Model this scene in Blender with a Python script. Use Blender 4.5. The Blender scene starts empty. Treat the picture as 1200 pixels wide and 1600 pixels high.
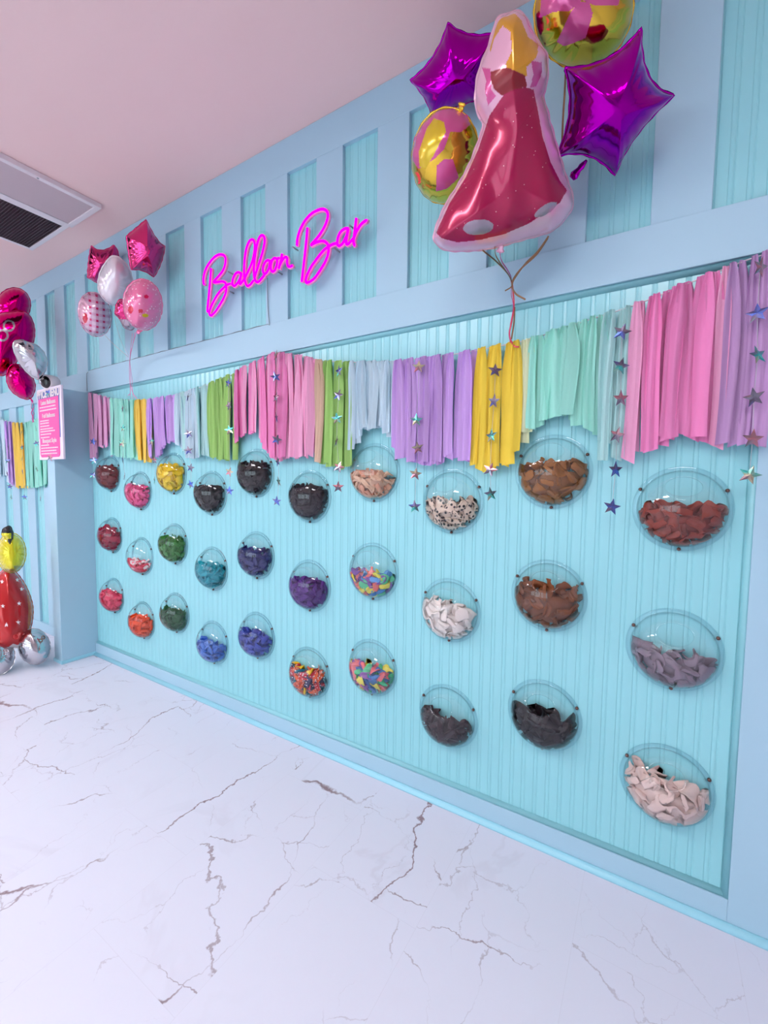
import bpy, bmesh, math, random
import numpy as np
from mathutils import Vector, Matrix

rng = np.random.default_rng(7)
random.seed(7)
SC = bpy.context.scene
COL = SC.collection
PI = math.pi

# ------------------------------------------------------------------ camera model (used to read places off the photograph)
CAM = np.array([0.0, -1.81545, 1.5])
ROT = np.array([[0.85031917, 0.52614297, 0.01144064],
                [-0.0441005, 0.04957601, 0.99779625],
                [-0.52441631, 0.84894982, -0.0653586]])
FPX = 674.0


def at(px, py, y=0.0, axis=1):
    ray = ROT[0] * (px - 600) / FPX - ROT[1] * (py - 800) / FPX + ROT[2]
    t = (y - CAM[axis]) / ray[axis]
    return CAM + t * ray


def proj(P):
    q = (np.asarray(P, float) - CAM) @ ROT.T
    return np.stack([600 + FPX * q[..., 0] / q[..., 2], 800 - FPX * q[..., 1] / q[..., 2]], -1)


def ray_plane(px, py, c, n):
    ray = ROT[0] * (px - 600) / FPX - ROT[1] * (py - 800) / FPX + ROT[2]
    return CAM + ray * (np.dot(c - CAM, n) / np.dot(ray, n))


cam_data = bpy.data.cameras.new('camera')
cam = bpy.data.objects.new('camera', cam_data)
COL.objects.link(cam)
M4 = Matrix.Identity(4)
for i in range(3):
    M4[i][0] = ROT[0][i]; M4[i][1] = ROT[1][i]; M4[i][2] = -ROT[2][i]; M4[i][3] = CAM[i]
cam.matrix_world = M4
cam_data.sensor_fit = 'VERTICAL'
cam_data.sensor_height = 36.0
cam_data.lens = FPX / 1600 * 36.0
cam_data.clip_start = 0.02
SC.camera = cam

SC.view_settings.view_transform = 'Standard'
SC.view_settings.look = 'None'
SC.view_settings.gamma = 1
SC.view_settings.use_curve_mapping = False
SC.view_settings.exposure = 0.17
SC.render.engine = 'CYCLES'
SC.cycles.use_denoising = True
SC.cycles.transparent_max_bounces = 24
SC.cycles.max_bounces = 8
SC.cycles.diffuse_bounces = 4
SC.cycles.use_adaptive_sampling = True
SC.cycles.adaptive_threshold = 0.035
SC.cycles.adaptive_min_samples = 16
SC.cycles.sample_clamp_indirect = 6.0


# ------------------------------------------------------------------ materials
def lin(c):
    return tuple(((v / 255) / 12.92 if v / 255 <= 0.04045 else ((v / 255 + 0.055) / 1.055) ** 2.4) for v in c[:3]) + (1.0,)


def new_mat(name):
    m = bpy.data.materials.new(name)
    m.use_nodes = True
    nt = m.node_tree
    return m, nt, nt.nodes['Principled BSDF']


def mat(name, rgb, rough=0.5, metal=0.0, spec=0.5, vary=0.0, coat=0.0, bump=0.0, bscale=200.0, noise=0.0, nscale=6.0):
    m, nt, b = new_mat(name)
    b.inputs['Base Color'].default_value = lin(rgb)
    b.inputs['Roughness'].default_value = rough
    b.inputs['Metallic'].default_value = metal
    b.inputs['Specular IOR Level'].default_value = spec
    if coat:
        b.inputs['Coat Weight'].default_value = coat
        b.inputs['Coat Roughness'].default_value = 0.08
    src = None
    if vary or noise:
        hsv = nt.nodes.new('ShaderNodeHueSaturation')
        hsv.inputs['Color'].default_value = lin(rgb)
        mr = nt.nodes.new('ShaderNodeMapRange')
        if vary:
            oi = nt.nodes.new('ShaderNodeObjectInfo')
            nt.links.new(oi.outputs['Random'], mr.inputs['Value'])
            a = vary
        else:
            tc = nt.nodes.new('ShaderNodeTexCoord')
            nz = nt.nodes.new('ShaderNodeTexNoise')
            nz.inputs['Scale'].default_value = nscale
            nz.inputs['Detail'].default_value = 5
            nt.links.new(tc.outputs['Object'], nz.inputs['Vector'])
            nt.links.new(nz.outputs['Fac'], mr.inputs['Value'])
            a = noise
        mr.inputs['To Min'].default_value = 1 - a
        mr.inputs['To Max'].default_value = 1 + a
        nt.links.new(mr.outputs['Result'], hsv.inputs['Value'])
        nt.links.new(hsv.outputs['Color'], b.inputs['Base Color'])
    if bump:
        tc = nt.nodes.new('ShaderNodeTexCoord')
        nz = nt.nodes.new('ShaderNodeTexNoise')
        nz.inputs['Scale'].default_value = bscale
        nz.inputs['Detail'].default_value = 4
        bp = nt.nodes.new('ShaderNodeBump')
        bp.inputs['Strength'].default_value = bump
        bp.inputs['Distance'].default_value = 0.004
        nt.links.new(tc.outputs['Object'], nz.inputs['Vector'])
        nt.links.new(nz.outputs['Fac'], bp.inputs['Height'])
        nt.links.new(bp.outputs['Normal'], b.inputs['Normal'])
    return m


def emit_mat(name, rgb, strength):
    m = bpy.data.materials.new(name)
    m.use_nodes = True
    nt = m.node_tree
    nt.nodes.clear()
    e = nt.nodes.new('ShaderNodeEmission')
    e.inputs['Color'].default_value = lin(rgb)
    e.inputs['Strength'].default_value = strength
    o = nt.nodes.new('ShaderNodeOutputMaterial')
    nt.links.new(e.outputs[0], o.inputs[0])
    return m


def clear_mat(name, tint=(235, 244, 248), edge=(190, 212, 220), rough=0.0, ior=1.49, gain=1.0):
    m = bpy.data.materials.new(name)
    m.use_nodes = True
    nt = m.node_tree
    nt.nodes.clear()
    o = nt.nodes.new('ShaderNodeOutputMaterial')
    lw = nt.nodes.new('ShaderNodeLayerWeight')
    lw.inputs['Blend'].default_value = 0.5
    mixc = nt.nodes.new('ShaderNodeMix')
    mixc.data_type = 'RGBA'
    mixc.inputs[6].default_value = lin(tint)
    mixc.inputs[7].default_value = lin(edge)
    nt.links.new(lw.outputs['Facing'], mixc.inputs[0])
    tr = nt.nodes.new('ShaderNodeBsdfTransparent')
    nt.links.new(mixc.outputs[2], tr.inputs['Color'])
    gl = nt.nodes.new('ShaderNodeBsdfGlossy')
    gl.inputs['Roughness'].default_value = rough
    pw = nt.nodes.new('ShaderNodeMath')
    pw.operation = 'POWER'
    pw.inputs[1].default_value = 5.0
    nt.links.new(lw.outputs['Facing'], pw.inputs[0])
    r0 = ((ior - 1) / (ior + 1)) ** 2
    mul = nt.nodes.new('ShaderNodeMath')
    mul.operation = 'MULTIPLY_ADD'
    mul.use_clamp = True
    mul.inputs[1].default_value = (1 - r0) * gain
    mul.inputs[2].default_value = r0 * gain
    nt.links.new(pw.outputs[0], mul.inputs[0])
    mx = nt.nodes.new('ShaderNodeMixShader')
    nt.links.new(mul.outputs[0], mx.inputs[0])
    nt.links.new(tr.outputs[0], mx.inputs[1])
    nt.links.new(gl.outputs[0], mx.inputs[2])
    nt.links.new(mx.outputs[0], o.inputs[0])
    return m


def fabric_mat(name, rgb):
    m, nt, b = new_mat(name)
    b.inputs['Roughness'].default_value = 0.85
    b.inputs['Specular IOR Level'].default_value = 0.15
    oi = nt.nodes.new('ShaderNodeObjectInfo')
    hsv = nt.nodes.new('ShaderNodeHueSaturation')
    hsv.inputs['Color'].default_value = lin(rgb)
    mr = nt.nodes.new('ShaderNodeMapRange')
    mr.inputs['To Min'].default_value = 0.88
    mr.inputs['To Max'].default_value = 1.08
    nt.links.new(oi.outputs['Random'], mr.inputs['Value'])
    nt.links.new(mr.outputs['Result'], hsv.inputs['Value'])
    nt.links.new(hsv.outputs['Color'], b.inputs['Base Color'])
    # woven fibre bump
    tc = nt.nodes.new('ShaderNodeTexCoord')
    nz = nt.nodes.new('ShaderNodeTexNoise')
    nz.inputs['Scale'].default_value = 90
    nt.links.new(tc.outputs['Object'], nz.inputs['Vector'])
    bp = nt.nodes.new('ShaderNodeBump')
    bp.inputs['Strength'].default_value = 0.25
    bp.inputs['Distance'].default_value = 0.003
    nt.links.new(nz.outputs['Fac'], bp.inputs['Height'])
    nt.links.new(bp.outputs['Normal'], b.inputs['Normal'])
    tl = nt.nodes.new('ShaderNodeBsdfTranslucent')
    nt.links.new(hsv.outputs['Color'], tl.inputs['Color'])
    tp = nt.nodes.new('ShaderNodeBsdfTransparent')
    m1 = nt.nodes.new('ShaderNodeMixShader'); m1.inputs[0].default_value = 0.22
    m2 = nt.nodes.new('ShaderNodeMixShader'); m2.inputs[0].default_value = 0.07
    out = nt.nodes['Material Output']
    nt.links.new(b.outputs[0], m1.inputs[1]); nt.links.new(tl.outputs[0], m1.inputs[2])
    nt.links.new(m1.outputs[0], m2.inputs[1]); nt.links.new(tp.outputs[0], m2.inputs[2])
    nt.links.new(m2.outputs[0], out.inputs[0])
    return m


def dot_mat(name, base, dots, scale=40, size=0.25, rough=0.4, metal=0.0, coat=0.0, per_object=False):
    """base colour with scattered round spots (polka dots, animal print)"""
    m, nt, b = new_mat(name)
    b.inputs['Roughness'].default_value = rough
    b.inputs['Metallic'].default_value = metal
    if coat:
        b.inputs['Coat Weight'].default_value = coat
    tc = nt.nodes.new('ShaderNodeTexCoord')
    vo = nt.nodes.new('ShaderNodeTexVoronoi')
    vo.inputs['Scale'].default_value = scale
    nt.links.new(tc.outputs['Object'], vo.inputs['Vector'])
    lt = nt.nodes.new('ShaderNodeMath'); lt.operation = 'LESS_THAN'
    lt.inputs[1].default_value = size
    nt.links.new(vo.outputs['Distance'], lt.inputs[0])
    mx = nt.nodes.new('ShaderNodeMix'); mx.data_type = 'RGBA'
    mx.inputs[6].default_value = lin(base); mx.inputs[7].default_value = lin(dots)
    nt.links.new(lt.outputs[0], mx.inputs[0])
    nt.links.new(mx.outputs[2], b.inputs['Base Color'])
    return m


def marble_mat():
    m, nt, b = new_mat('marble_vinyl_floor')
    N, L = nt.nodes, nt.links
    b.inputs['Roughness'].default_value = 0.38
    b.inputs['Specular IOR Level'].default_value = 0.35
    tc = N.new('ShaderNodeTexCoord')
    sep = N.new('ShaderNodeSeparateXYZ')
    L.new(tc.outputs['Object'], sep.inputs[0])

    def math_(op, a, bb=None, clamp=False):
        n = N.new('ShaderNodeMath'); n.operation = op; n.use_clamp = clamp
        for i, v in enumerate((a, bb)):
            if v is None: continue
            if isinstance(v, (int, float)): n.inputs[i].default_value = v
            else: L.new(v, n.inputs[i])
        return n.outputs[0]

    TW, TL = 0.457, 0.914
    sx = math_('DIVIDE', math_('ADD', sep.outputs[0], 0.155), TW)
    ix = math_('FLOOR', sx)
    sy = math_('ADD', math_('DIVIDE', math_('ADD', sep.outputs[1], 0.355), TL), math_('MULTIPLY', ix, 0.37))
    iy = math_('FLOOR', sy)
    fx = math_('FRACT', sx); fy = math_('FRACT', sy)
    # distance to the nearest seam, metres
    ex = math_('MULTIPLY', math_('MINIMUM', fx, math_('SUBTRACT', 1.0, fx)), TW)
    ey = math_('MULTIPLY', math_('MINIMUM', fy, math_('SUBTRACT', 1.0, fy)), TL)
    seam = math_('LESS_THAN', math_('MINIMUM', ex, ey), 0.0008)
    cid = N.new('ShaderNodeCombineXYZ'); L.new(ix, cid.inputs[0]); L.new(iy, cid.inputs[1])
    wn = N.new('ShaderNodeTexWhiteNoise'); L.new(cid.outputs[0], wn.inputs['Vector'])
    # larger print blocks: two tiles in three carry on the neighbour's print
    off = N.new('ShaderNodeVectorMath'); off.operation = 'SCALE'
    L.new(wn.outputs['Color'], off.inputs[0]); off.inputs['Scale'].default_value = 7.0
    add = N.new('ShaderNodeVectorMath'); add.operation = 'ADD'
    L.new(tc.outputs['Object'], add.inputs[0]); L.new(off.outputs[0], add.inputs[1])
    P = add.outputs[0]

    def vein(scale, sx_, sy_, rot, width, detail, dist, mask_scale, mlo, mhi):
        mp = N.new('ShaderNodeMapping')
        mp.inputs['Rotation'].default_value = (0, 0, rot)
        mp.inputs['Scale'].default_value = (sx_, sy_, 1)
        L.new(P, mp.inputs['Vector'])
        nz = N.new('ShaderNodeTexNoise')
        nz.inputs['Scale'].default_value = scale
        nz.inputs['Detail'].default_value = detail
        nz.inputs['Roughness'].default_value = 0.55
        nz.inputs['Distortion'].default_value = dist
        L.new(mp.outputs[0], nz.inputs['Vector'])
        r = math_('ABSOLUTE', math_('SUBTRACT', nz.outputs['Fac'], 0.5))
        line = N.new('ShaderNodeMapRange'); line.interpolation_type = 'SMOOTHSTEP'
        line.inputs['From Min'].default_value = 0.0; line.inputs['From Max'].default_value = width
        line.inputs['To Min'].default_value = 1.0; line.inputs['To Max'].default_value = 0.0
        L.new(r, line.inputs['Value'])
        mk = N.new('ShaderNodeTexNoise')
        mk.inputs['Scale'].default_value = mask_scale
        mk.inputs['Detail'].default_value = 2
        L.new(P, mk.inputs['Vector'])
        mm = N.new('ShaderNodeMapRange'); mm.interpolation_type = 'SMOOTHSTEP'
        mm.inputs['From Min'].default_value = mlo; mm.inputs['From Max'].default_value = mhi
        L.new(mk.outputs['Fac'], mm.inputs['Value'])
        return math_('MULTIPLY', line.outputs[0], mm.outputs[0])

    def crack(scale, sx_, sy_, rot, wmin, wmax, amp, dscale, mask_scale, mlo, mhi, shift):
        # branching angular veins: warped cell borders, kept only where a broad mask allows
        mp = N.new('ShaderNodeMapping')
        mp.inputs['Location'].default_value = (shift, shift * 0.7, 0)
        L.new(P, mp.inputs['Vector'])
        nz = N.new('ShaderNodeTexNoise'); nz.inputs['Scale'].default_value = dscale; nz.inputs['Detail'].default_value = 6
        nz.inputs['Roughness'].default_value = 0.6
        L.new(mp.outputs[0], nz.inputs['Vector'])
        sc = N.new('ShaderNodeVectorMath'); sc.operation = 'SCALE'; sc.inputs['Scale'].default_value = amp
        L.new(nz.outputs['Color'], sc.inputs[0])
        ad = N.new('ShaderNodeVectorMath'); ad.operation = 'ADD'
        L.new(mp.outputs[0], ad.inputs[0]); L.new(sc.outputs[0], ad.inputs[1])
        m2_ = N.new('ShaderNodeMapping')
        m2_.inputs['Rotation'].default_value = (0, 0, rot); m2_.inputs['Scale'].default_value = (sx_, sy_, 0.0)
        L.new(ad.outputs[0], m2_.inputs['Vector'])
        vo = N.new('ShaderNodeTexVoronoi'); vo.feature = 'DISTANCE_TO_EDGE'; vo.voronoi_dimensions = '2D'
        vo.inputs['Scale'].default_value = scale
        L.new(m2_.outputs[0], vo.inputs['Vector'])
        mk = N.new('ShaderNodeTexNoise'); mk.inputs['Scale'].default_value = mask_scale; mk.inputs['Detail'].default_value = 3
        L.new(mp.outputs[0], mk.inputs['Vector'])
        mm = N.new('ShaderNodeMapRange'); mm.interpolation_type = 'SMOOTHSTEP'
        mm.inputs['From Min'].default_value = mlo; mm.inputs['From Max'].default_value = mhi
        L.new(mk.outputs['Fac'], mm.inputs['Value'])
        wd = math_('ADD', wmin, math_('MULTIPLY', mm.outputs[0], wmax - wmin))
        q = math_('DIVIDE', vo.outputs['Distance'], wd)
        line = N.new('ShaderNodeMapRange'); line.interpolation_type = 'SMOOTHSTEP'
        line.inputs['From Min'].default_value = 0.15; line.inputs['From Max'].default_value = 1.0
        line.inputs['To Min'].default_value = 1.0; line.inputs['To Max'].default_value = 0.0
        L.new(q, line.inputs['Value'])
        return math_('MULTIPLY', line.outputs[0], mm.outputs[0])

    v1 = crack(2.0, 1.0, 0.42, 0.7, 0.003, 0.013, 0.36, 2.2, 1.9, 0.44, 0.63, 0.0)
    v2 = crack(2.8, 0.45, 1.0, -0.45, 0.003, 0.012, 0.32, 2.8, 2.3, 0.44, 0.65, 5.3)
    v4 = crack(4.6, 1.0, 0.5, 0.3, 0.003, 0.016, 0.28, 4.0, 2.0, 0.46, 0.69, 9.1)
    v3 = vein(1.5, 1.0, 0.7, 0.2, 0.03, 5, 0.8, 2.0, 0.45, 0.75)
    vv = math_('MAXIMUM', v1, math_('MULTIPLY', v2, 0.85))
    vv = math_('MAXIMUM', vv, math_('MULTIPLY', v4, 0.45))
    vv = math_('MAXIMUM', vv, math_('MULTIPLY', v3, 0.10), True)
    base = N.new('ShaderNodeMix'); base.data_type = 'RGBA'
    base.inputs[6].default_value = lin((225, 226, 239)); base.inputs[7].default_value = lin((146, 124, 132))
    L.new(vv, base.inputs[0])
    m2 = N.new('ShaderNodeMix'); m2.data_type = 'RGBA'
    m2.inputs[7].default_value = lin((196, 192, 202))
    L.new(math_('MULTIPLY', seam, 0.22), m2.inputs[0]); L.new(base.outputs[2], m2.inputs[6])
    L.new(m2.outputs[2], b.inputs['Base Color'])
    bp = N.new('ShaderNodeBump'); bp.inputs['Strength'].default_value = 0.3; bp.inputs['Distance'].default_value = 0.001
    L.new(math_('SUBTRACT', 1.0, seam), bp.inputs['Height'])
    L.new(bp.outputs['Normal'], b.inputs['Normal'])
    return m


def star_foil_mat():
    """holographic foil: iridescent sheen painted as fixed noise colours that differ from star to star"""
    m, nt, b = new_mat('holographic_foil')
    N, L = nt.nodes, nt.links
    b.inputs['Metallic'].default_value = 1.0
    b.inputs['Roughness'].default_value = 0.22
    oi = N.new('ShaderNodeObjectInfo')
    tc = N.new('ShaderNodeTexCoord')
    nz = N.new('ShaderNodeTexNoise'); nz.inputs['Scale'].default_value = 22
    L.new(tc.outputs['Object'], nz.inputs['Vector'])
    a = N.new('ShaderNodeMath'); a.operation = 'MULTIPLY_ADD'
    L.new(nz.outputs['Fac'], a.inputs[0]); a.inputs[1].default_value = 0.9; L.new(oi.outputs['Random'], a.inputs[2])
    fr = N.new('ShaderNodeMath'); fr.operation = 'FRACT'; L.new(a.outputs[0], fr.inputs[0])
    cr = N.new('ShaderNodeValToRGB')
    e = cr.color_ramp.elements
    e[0].position = 0.0; e[0].color = lin((150, 150, 165))
    e[1].position = 1.0; e[1].color = lin((150, 150, 165))
    for p, c in ((0.15, (120, 110, 130)), (0.3, (90, 120, 210)), (0.42, (140, 130, 150)), (0.55, (70, 210, 200)), (0.66, (200, 195, 160)),
                 (0.76, (160, 140, 150)), (0.86, (215, 140, 150))):
        x = e.new(p); x.color = lin(c)
    L.new(fr.outputs[0], cr.inputs[0])
    L.new(cr.outputs[0], b.inputs['Base Color'])
    return m


BEAD = mat('aqua_beadboard_paint', (150, 217, 225), rough=0.24, spec=0.5)
STILE = mat('pale_blue_trim_paint', (170, 208, 226), rough=0.4, spec=0.4, bump=0.05, bscale=90)
MOULD = mat('aqua_moulding_paint', (143, 208, 217), rough=0.35)
SHOE = mat('light_aqua_shoe_paint', (160, 222, 238), rough=0.3)
CEIL = mat('ceiling_paint', (248, 214, 210), rough=0.9, spec=0.1, bump=0.1, bscale=60)
PLAIN = mat('plain_wall_paint', (225, 220, 225), rough=0.8)
FLOOR = marble_mat()
CLEAR = clear_mat('clear_acrylic', (254, 255, 255), (248, 251, 252))
CLEARF = clear_mat('clear_acrylic_flange', (250, 253, 254), (232, 243, 247))
PANE = clear_mat('window_glass', (250, 252, 252), (230, 240, 240))
SCREW = mat('coppery_screw', (120, 92, 86), rough=0.3, metal=0.9)
STEEL = mat('steel', (170, 170, 175), rough=0.3, metal=1)
STARF = star_foil_mat()
STRING = mat('grey_thread', (190, 195, 200), rough=0.6)
WHITEP = mat('white_paint', (235, 225, 228), rough=0.5)


# ------------------------------------------------------------------ mesh helpers
class MB:
    def __init__(s): s.v = []; s.f = []; s.m = []; s.n = 0

    def add(s, verts, faces, mi=0):
        verts = np.asarray(verts, float).reshape(-1, 3)
        s.v.append(verts)
        o = s.n
        if isinstance(mi, int):
            for f in faces: s.f.append(tuple(i + o for i in f)); s.m.append(mi)
        else:
            for f, k in zip(faces, mi): s.f.append(tuple(i + o for i in f)); s.m.append(k)
        s.n += len(verts)
        return s

    def box(s, x0, x1, y0, y1, z0, z1, mi=0):
        v = [(x, y, z) for z in (z0, z1) for y in (y0, y1) for x in (x0, x1)]
        return s.add(v, [(0, 2, 3, 1), (4, 5, 7, 6), (0, 1, 5, 4), (2, 6, 7, 3), (0, 4, 6, 2), (1, 3, 7, 5)], mi)

    def bbox(s, x0, x1, y0, y1, z0, z1, b=0.003, mi=0):
        """box with chamfered edges"""
        bm = bmesh.new()
        r = bmesh.ops.create_cube(bm, size=1)
        for v in bm.verts:
            v.co = ((x0 + x1) / 2 + v.co.x * (x1 - x0), (y0 + y1) / 2 + v.co.y * (y1 - y0), (z0 + z1) / 2 + v.co.z * (z1 - z0))
        bmesh.ops.bevel(bm, geom=list(bm.edges), offset=b, segments=2, affect='EDGES', profile=0.5)
        bm.verts.index_update()
        s.add([tuple(v.co) for v in bm.verts], [tuple(v.index for v in f.verts) for f in bm.faces], mi)
        bm.free()
        return s

    def tube(s, pts, r, n=8, mi=0, flat=1.0, cap=True):
        pts = np.asarray(pts, float)
        k = len(pts)
        T = np.gradient(pts, axis=0)
        T /= np.linalg.norm(T, axis=1)[:, None] + 1e-12
        up = np.array([0, 1, 0]) if abs(T[0][1]) < 0.9 else np.array([1, 0, 0])
        rr = np.full(k, r) if np.isscalar(r) else np.asarray(r)
        V = []
        a = np.linspace(0, 2 * PI, n, endpoint=False)
        for i in range(k):
            A = up - T[i] * np.dot(up, T[i]); A /= np.linalg.norm(A) + 1e-12
            B = np.cross(T[i], A); up = A
            V.append(pts[i] + rr[i] * (np.cos(a)[:, None] * A * flat + np.sin(a)[:, None] * B))
        F = []
        for i in range(k - 1):
            for j in range(n):
                j2 = (j + 1) % n
                F.append((i * n + j, i * n + j2, (i + 1) * n + j2, (i + 1) * n + j))
        if cap:
            F.append(tuple(range(n))[::-1]); F.append(tuple((k - 1) * n + j for j in range(n)))
        return s.add(np.concatenate(V), F, mi)

    def lathe(s, prof, c=(0, 0, 0), axis=(0, 0, 1), n=20, mi=0):
        """prof: (radius, height) pairs along axis"""
        ax = np.array(axis, float); ax /= np.linalg.norm(ax)
        u = np.cross(ax, [0.3, 0.9, 0.2] if abs(ax[1]) < 0.9 else [1, 0, 0]); u /= np.linalg.norm(u)
        w = np.cross(ax, u)
        a = np.linspace(0, 2 * PI, n, endpoint=False)
        V = [np.array(c) + ax * h + r * (np.cos(a)[:, None] * u + np.sin(a)[:, None] * w) for r, h in prof]
        F = []
        for i in range(len(prof) - 1):
            for j in range(n):
                j2 = (j + 1) % n
                F.append((i * n + j, i * n + j2, (i + 1) * n + j2, (i + 1) * n + j))
        F.append(tuple(range(n))[::-1]); F.append(tuple((len(prof) - 1) * n + j for j in range(n)))
        return s.add(np.concatenate(V), F, mi)

    def mesh(s, name, mats, smooth=True):
        me = bpy.data.meshes.new(name)
        me.from_pydata([tuple(p) for p in np.concatenate(s.v)], [], s.f)
        for m in (mats if isinstance(mats, (list, tuple)) else [mats]): me.materials.append(m)
        me.polygons.foreach_set('material_index', s.m)
        if smooth: me.polygons.foreach_set('use_smooth', [True] * len(me.polygons))
        me.update()
        return me

    def build(s, name, mats, parent=None, smooth=True, origin=None):
        if origin is not None:
            s.v = [v - np.asarray(origin) for v in s.v]
        me = s.mesh(name, mats, smooth)
        o = bpy.data.objects.new(name, me)
        COL.objects.link(o)
        if parent is not None: o.parent = parent
        if origin is not None: o.location = tuple(origin)
        return o


def fix_normals(o):
    bm = bmesh.new(); bm.from_mesh(o.data)
    bmesh.ops.recalc_face_normals(bm, faces=bm.faces)
    bm.to_mesh(o.data); bm.free()
    return o


def sharp(o, deg=35):
    """flat edges where the angle is large"""
    o.data.set_sharp_from_angle(angle=math.radians(deg))
    return o


def tag(o, label, cat, group=None, kind=None):
    o['label'] = label; o['category'] = cat
    if group: o['group'] = group
    if kind: o['kind'] = kind
    return o


def struct(o):
    o['kind'] = 'structure'
    return o


def empty(name, loc):
    o = bpy.data.objects.new(name, None)
    o.empty_display_size = 0.05
    COL.objects.link(o); o.location = tuple(loc)
    return o


def under(child, parent):
    """parent a world-placed mesh to an empty that only has a location"""
    child.parent = parent
    child.location = Vector(child.location) - Vector(parent.location)
    return child


def smooth_line(p, k=8, closed=False):
    p = np.asarray(p, float)
    if closed: P = np.concatenate([p[-1:], p, p[:2]])
    else: P = np.concatenate([2 * p[:1] - p[1:2], p, 2 * p[-1:] - p[-2:-1]])
    out = []
    for i in range(1, len(P) - 2):
        for t in np.linspace(0, 1, k, endpoint=False):
            a, b, c, d = P[i - 1], P[i], P[i + 1], P[i + 2]
            out.append(0.5 * ((2 * b) + (-a + c) * t + (2 * a - 5 * b + 4 * c - d) * t * t + (-a + 3 * b - 3 * c + d) * t ** 3))
    if not closed: out.append(P[-2])
    return np.array(out)


# ------------------------------------------------------------------ the room
ZC = 3.355
XL, XR, YF = -8.2, 3.2, -7.2
struct(MB().box(XL, XR, YF, 0.15, -0.1, 0.0).build('floor', FLOOR, smooth=False))
struct(MB().box(XL, XR, YF, 0.15, ZC, ZC + 0.1).build('ceiling', CEIL, smooth=False))
struct(MB().box(XL - 0.12, XL, YF, 0.15, 0, ZC).build('wall_left', PLAIN, smooth=False))
struct(MB().box(XR, XR + 0.12, YF, 0.15, 0, ZC).build('wall_right', PLAIN, smooth=False))

# beadboard back wall: vertical boards with a rounded bead between two quirks
PITCH = 0.0487
xs, ys = [], []
x = XL
ph0 = 0.029
k = math.ceil((XL - ph0) / PITCH)
prof = [(-0.0095, 0.0), (-0.0075, 0.0018), (-0.0062, 0.0018), (-0.004, 0.0006), (0.0, 0.0), (0.004, 0.0006), (0.0062, 0.0018), (0.0075, 0.0018), (0.0092, 0.0)]
xs.append(XL); ys.append(0.0)
while True:
    c = ph0 + k * PITCH
    k += 1
    if c + 0.01 > XR: break
    if c - 0.01 < XL: continue
    for dx, dy in prof: xs.append(c + dx); ys.append(dy)
xs.append(XR); ys.append(0.0)
xs = np.array(xs); ys = np.array(ys)
n = len(xs)
V = np.concatenate([np.stack([xs, ys, np.zeros(n)], 1), np.stack([xs, ys, np.full(n, ZC)], 1), [[XL, 0.12, 0], [XR, 0.12, 0], [XL, 0.12, ZC], [XR, 0.12, ZC]]])
F = [(i, i + 1, n + i + 1, n + i) for i in range(n - 1)] + [(2 * n, 2 * n + 2, 2 * n + 3, 2 * n + 1), (0, n, 2 * n + 2, 2 * n), (n - 1, 2 * n + 1, 2 * n + 3, 2 * n - 1)]
struct(MB().add(V, F).build('wall_back', BEAD, smooth=False))

# board and batten trim; each board its own piece
TN = [0]


def trim(x0, x1, z0, z1, y0=-0.02, b=0.002, m=STILE):
    TN[0] += 1
    o = MB().bbox(x0, x1, y0, 0.004, z0, z1, b).build('trim_%d' % TN[0], m, smooth=False)
    return struct(o)


NX0, NX1 = -4.02, 0.284          # the big beaded panel
RB, RT, UP = 2.228, 2.398, 3.172
trim(XL, XR, UP, ZC - 0.001)                        # frieze under the ceiling
trim(XL, XR, RB, RT, -0.026)                        # middle rail
trim(NX1, XR, 0.0, RB)                             # wide blue post at the end of the panel
trim(NX0, NX1, 0.0, 0.100)                         # bottom rail
pan = [0.1275 - 0.3752 * i for i in range(-3, 17)]
pan = [(p, p + (0.205 if p > -3.9 else 0.195)) for p in pan]
pan.sort()
edge = XL
for a, b in pan:
    if a - edge > 0.02: trim(edge, a, RT, UP)
    edge = b
trim(edge, XR, RT, UP)
# the stretch left of the partition has the same battens down to the floor
low = [(p, q) for p, q in pan if q < -4.3] + [(-4.355, -4.17)]
low = sorted(set(low))
edge = XL
for a, b in low:
    if a - edge > 0.02: trim(edge, a, 0.09, RB)
    edge = b
trim(XL, -4.15, 0.0, 0.09, -0.024)


def quarter(x0, x1, y, z, r, nm, m, flip=1, along='x'):
    pts = [(0, 0)] + [(r * math.cos(t), r * math.sin(t)) for t in np.linspace(0, PI / 2, 7)]
    mb = MB()
    k = len(pts)
    V = []
    for xx in (x0, x1):
        for a, b in pts:
            V.append((xx, y - a, z + flip * b) if along == 'x' else (y - flip * a, -b, xx))
    F = [(i, (i + 1) % k, k + (i + 1) % k, k + i) for i in range(k)] + [tuple(range(k)), tuple(range(k, 2 * k))]
    mb.add(V, F)
    return struct(fix_normals(mb.build(nm, m)))


quarter(NX0, XR, -0.0195, 0.0, 0.022, 'baseboard_back', SHOE)
# bead moulding round the inside of the big panel
quarter(NX0, NX1, 0.004, 0.100, 0.018, 'trim_91', MOULD)
quarter(NX0, NX1, 0.004, RB, 0.02, 'trim_92', MOULD, flip=-1)
quarter(0.10, RB, NX1, 0, 0.018, 'trim_93', MOULD, along='z')

# half-height partition that closes the panel on the left
mb = MB().bbox(-4.15, -4.02, -0.272, 0.003, 0.0, RB - 0.001, 0.003)
struct(mb.build('wall_partition', STILE, smooth=False))
quarter(0.0, RB, -4.02, 0, 0.0, 'trim_94', MOULD, along='z') if False else None
mb = MB().bbox(-4.158, -4.012, -0.28, -0.0, 0.0, 0.028, 0.004)
struct(mb.build('baseboard_partition', SHOE, smooth=False))

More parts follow.
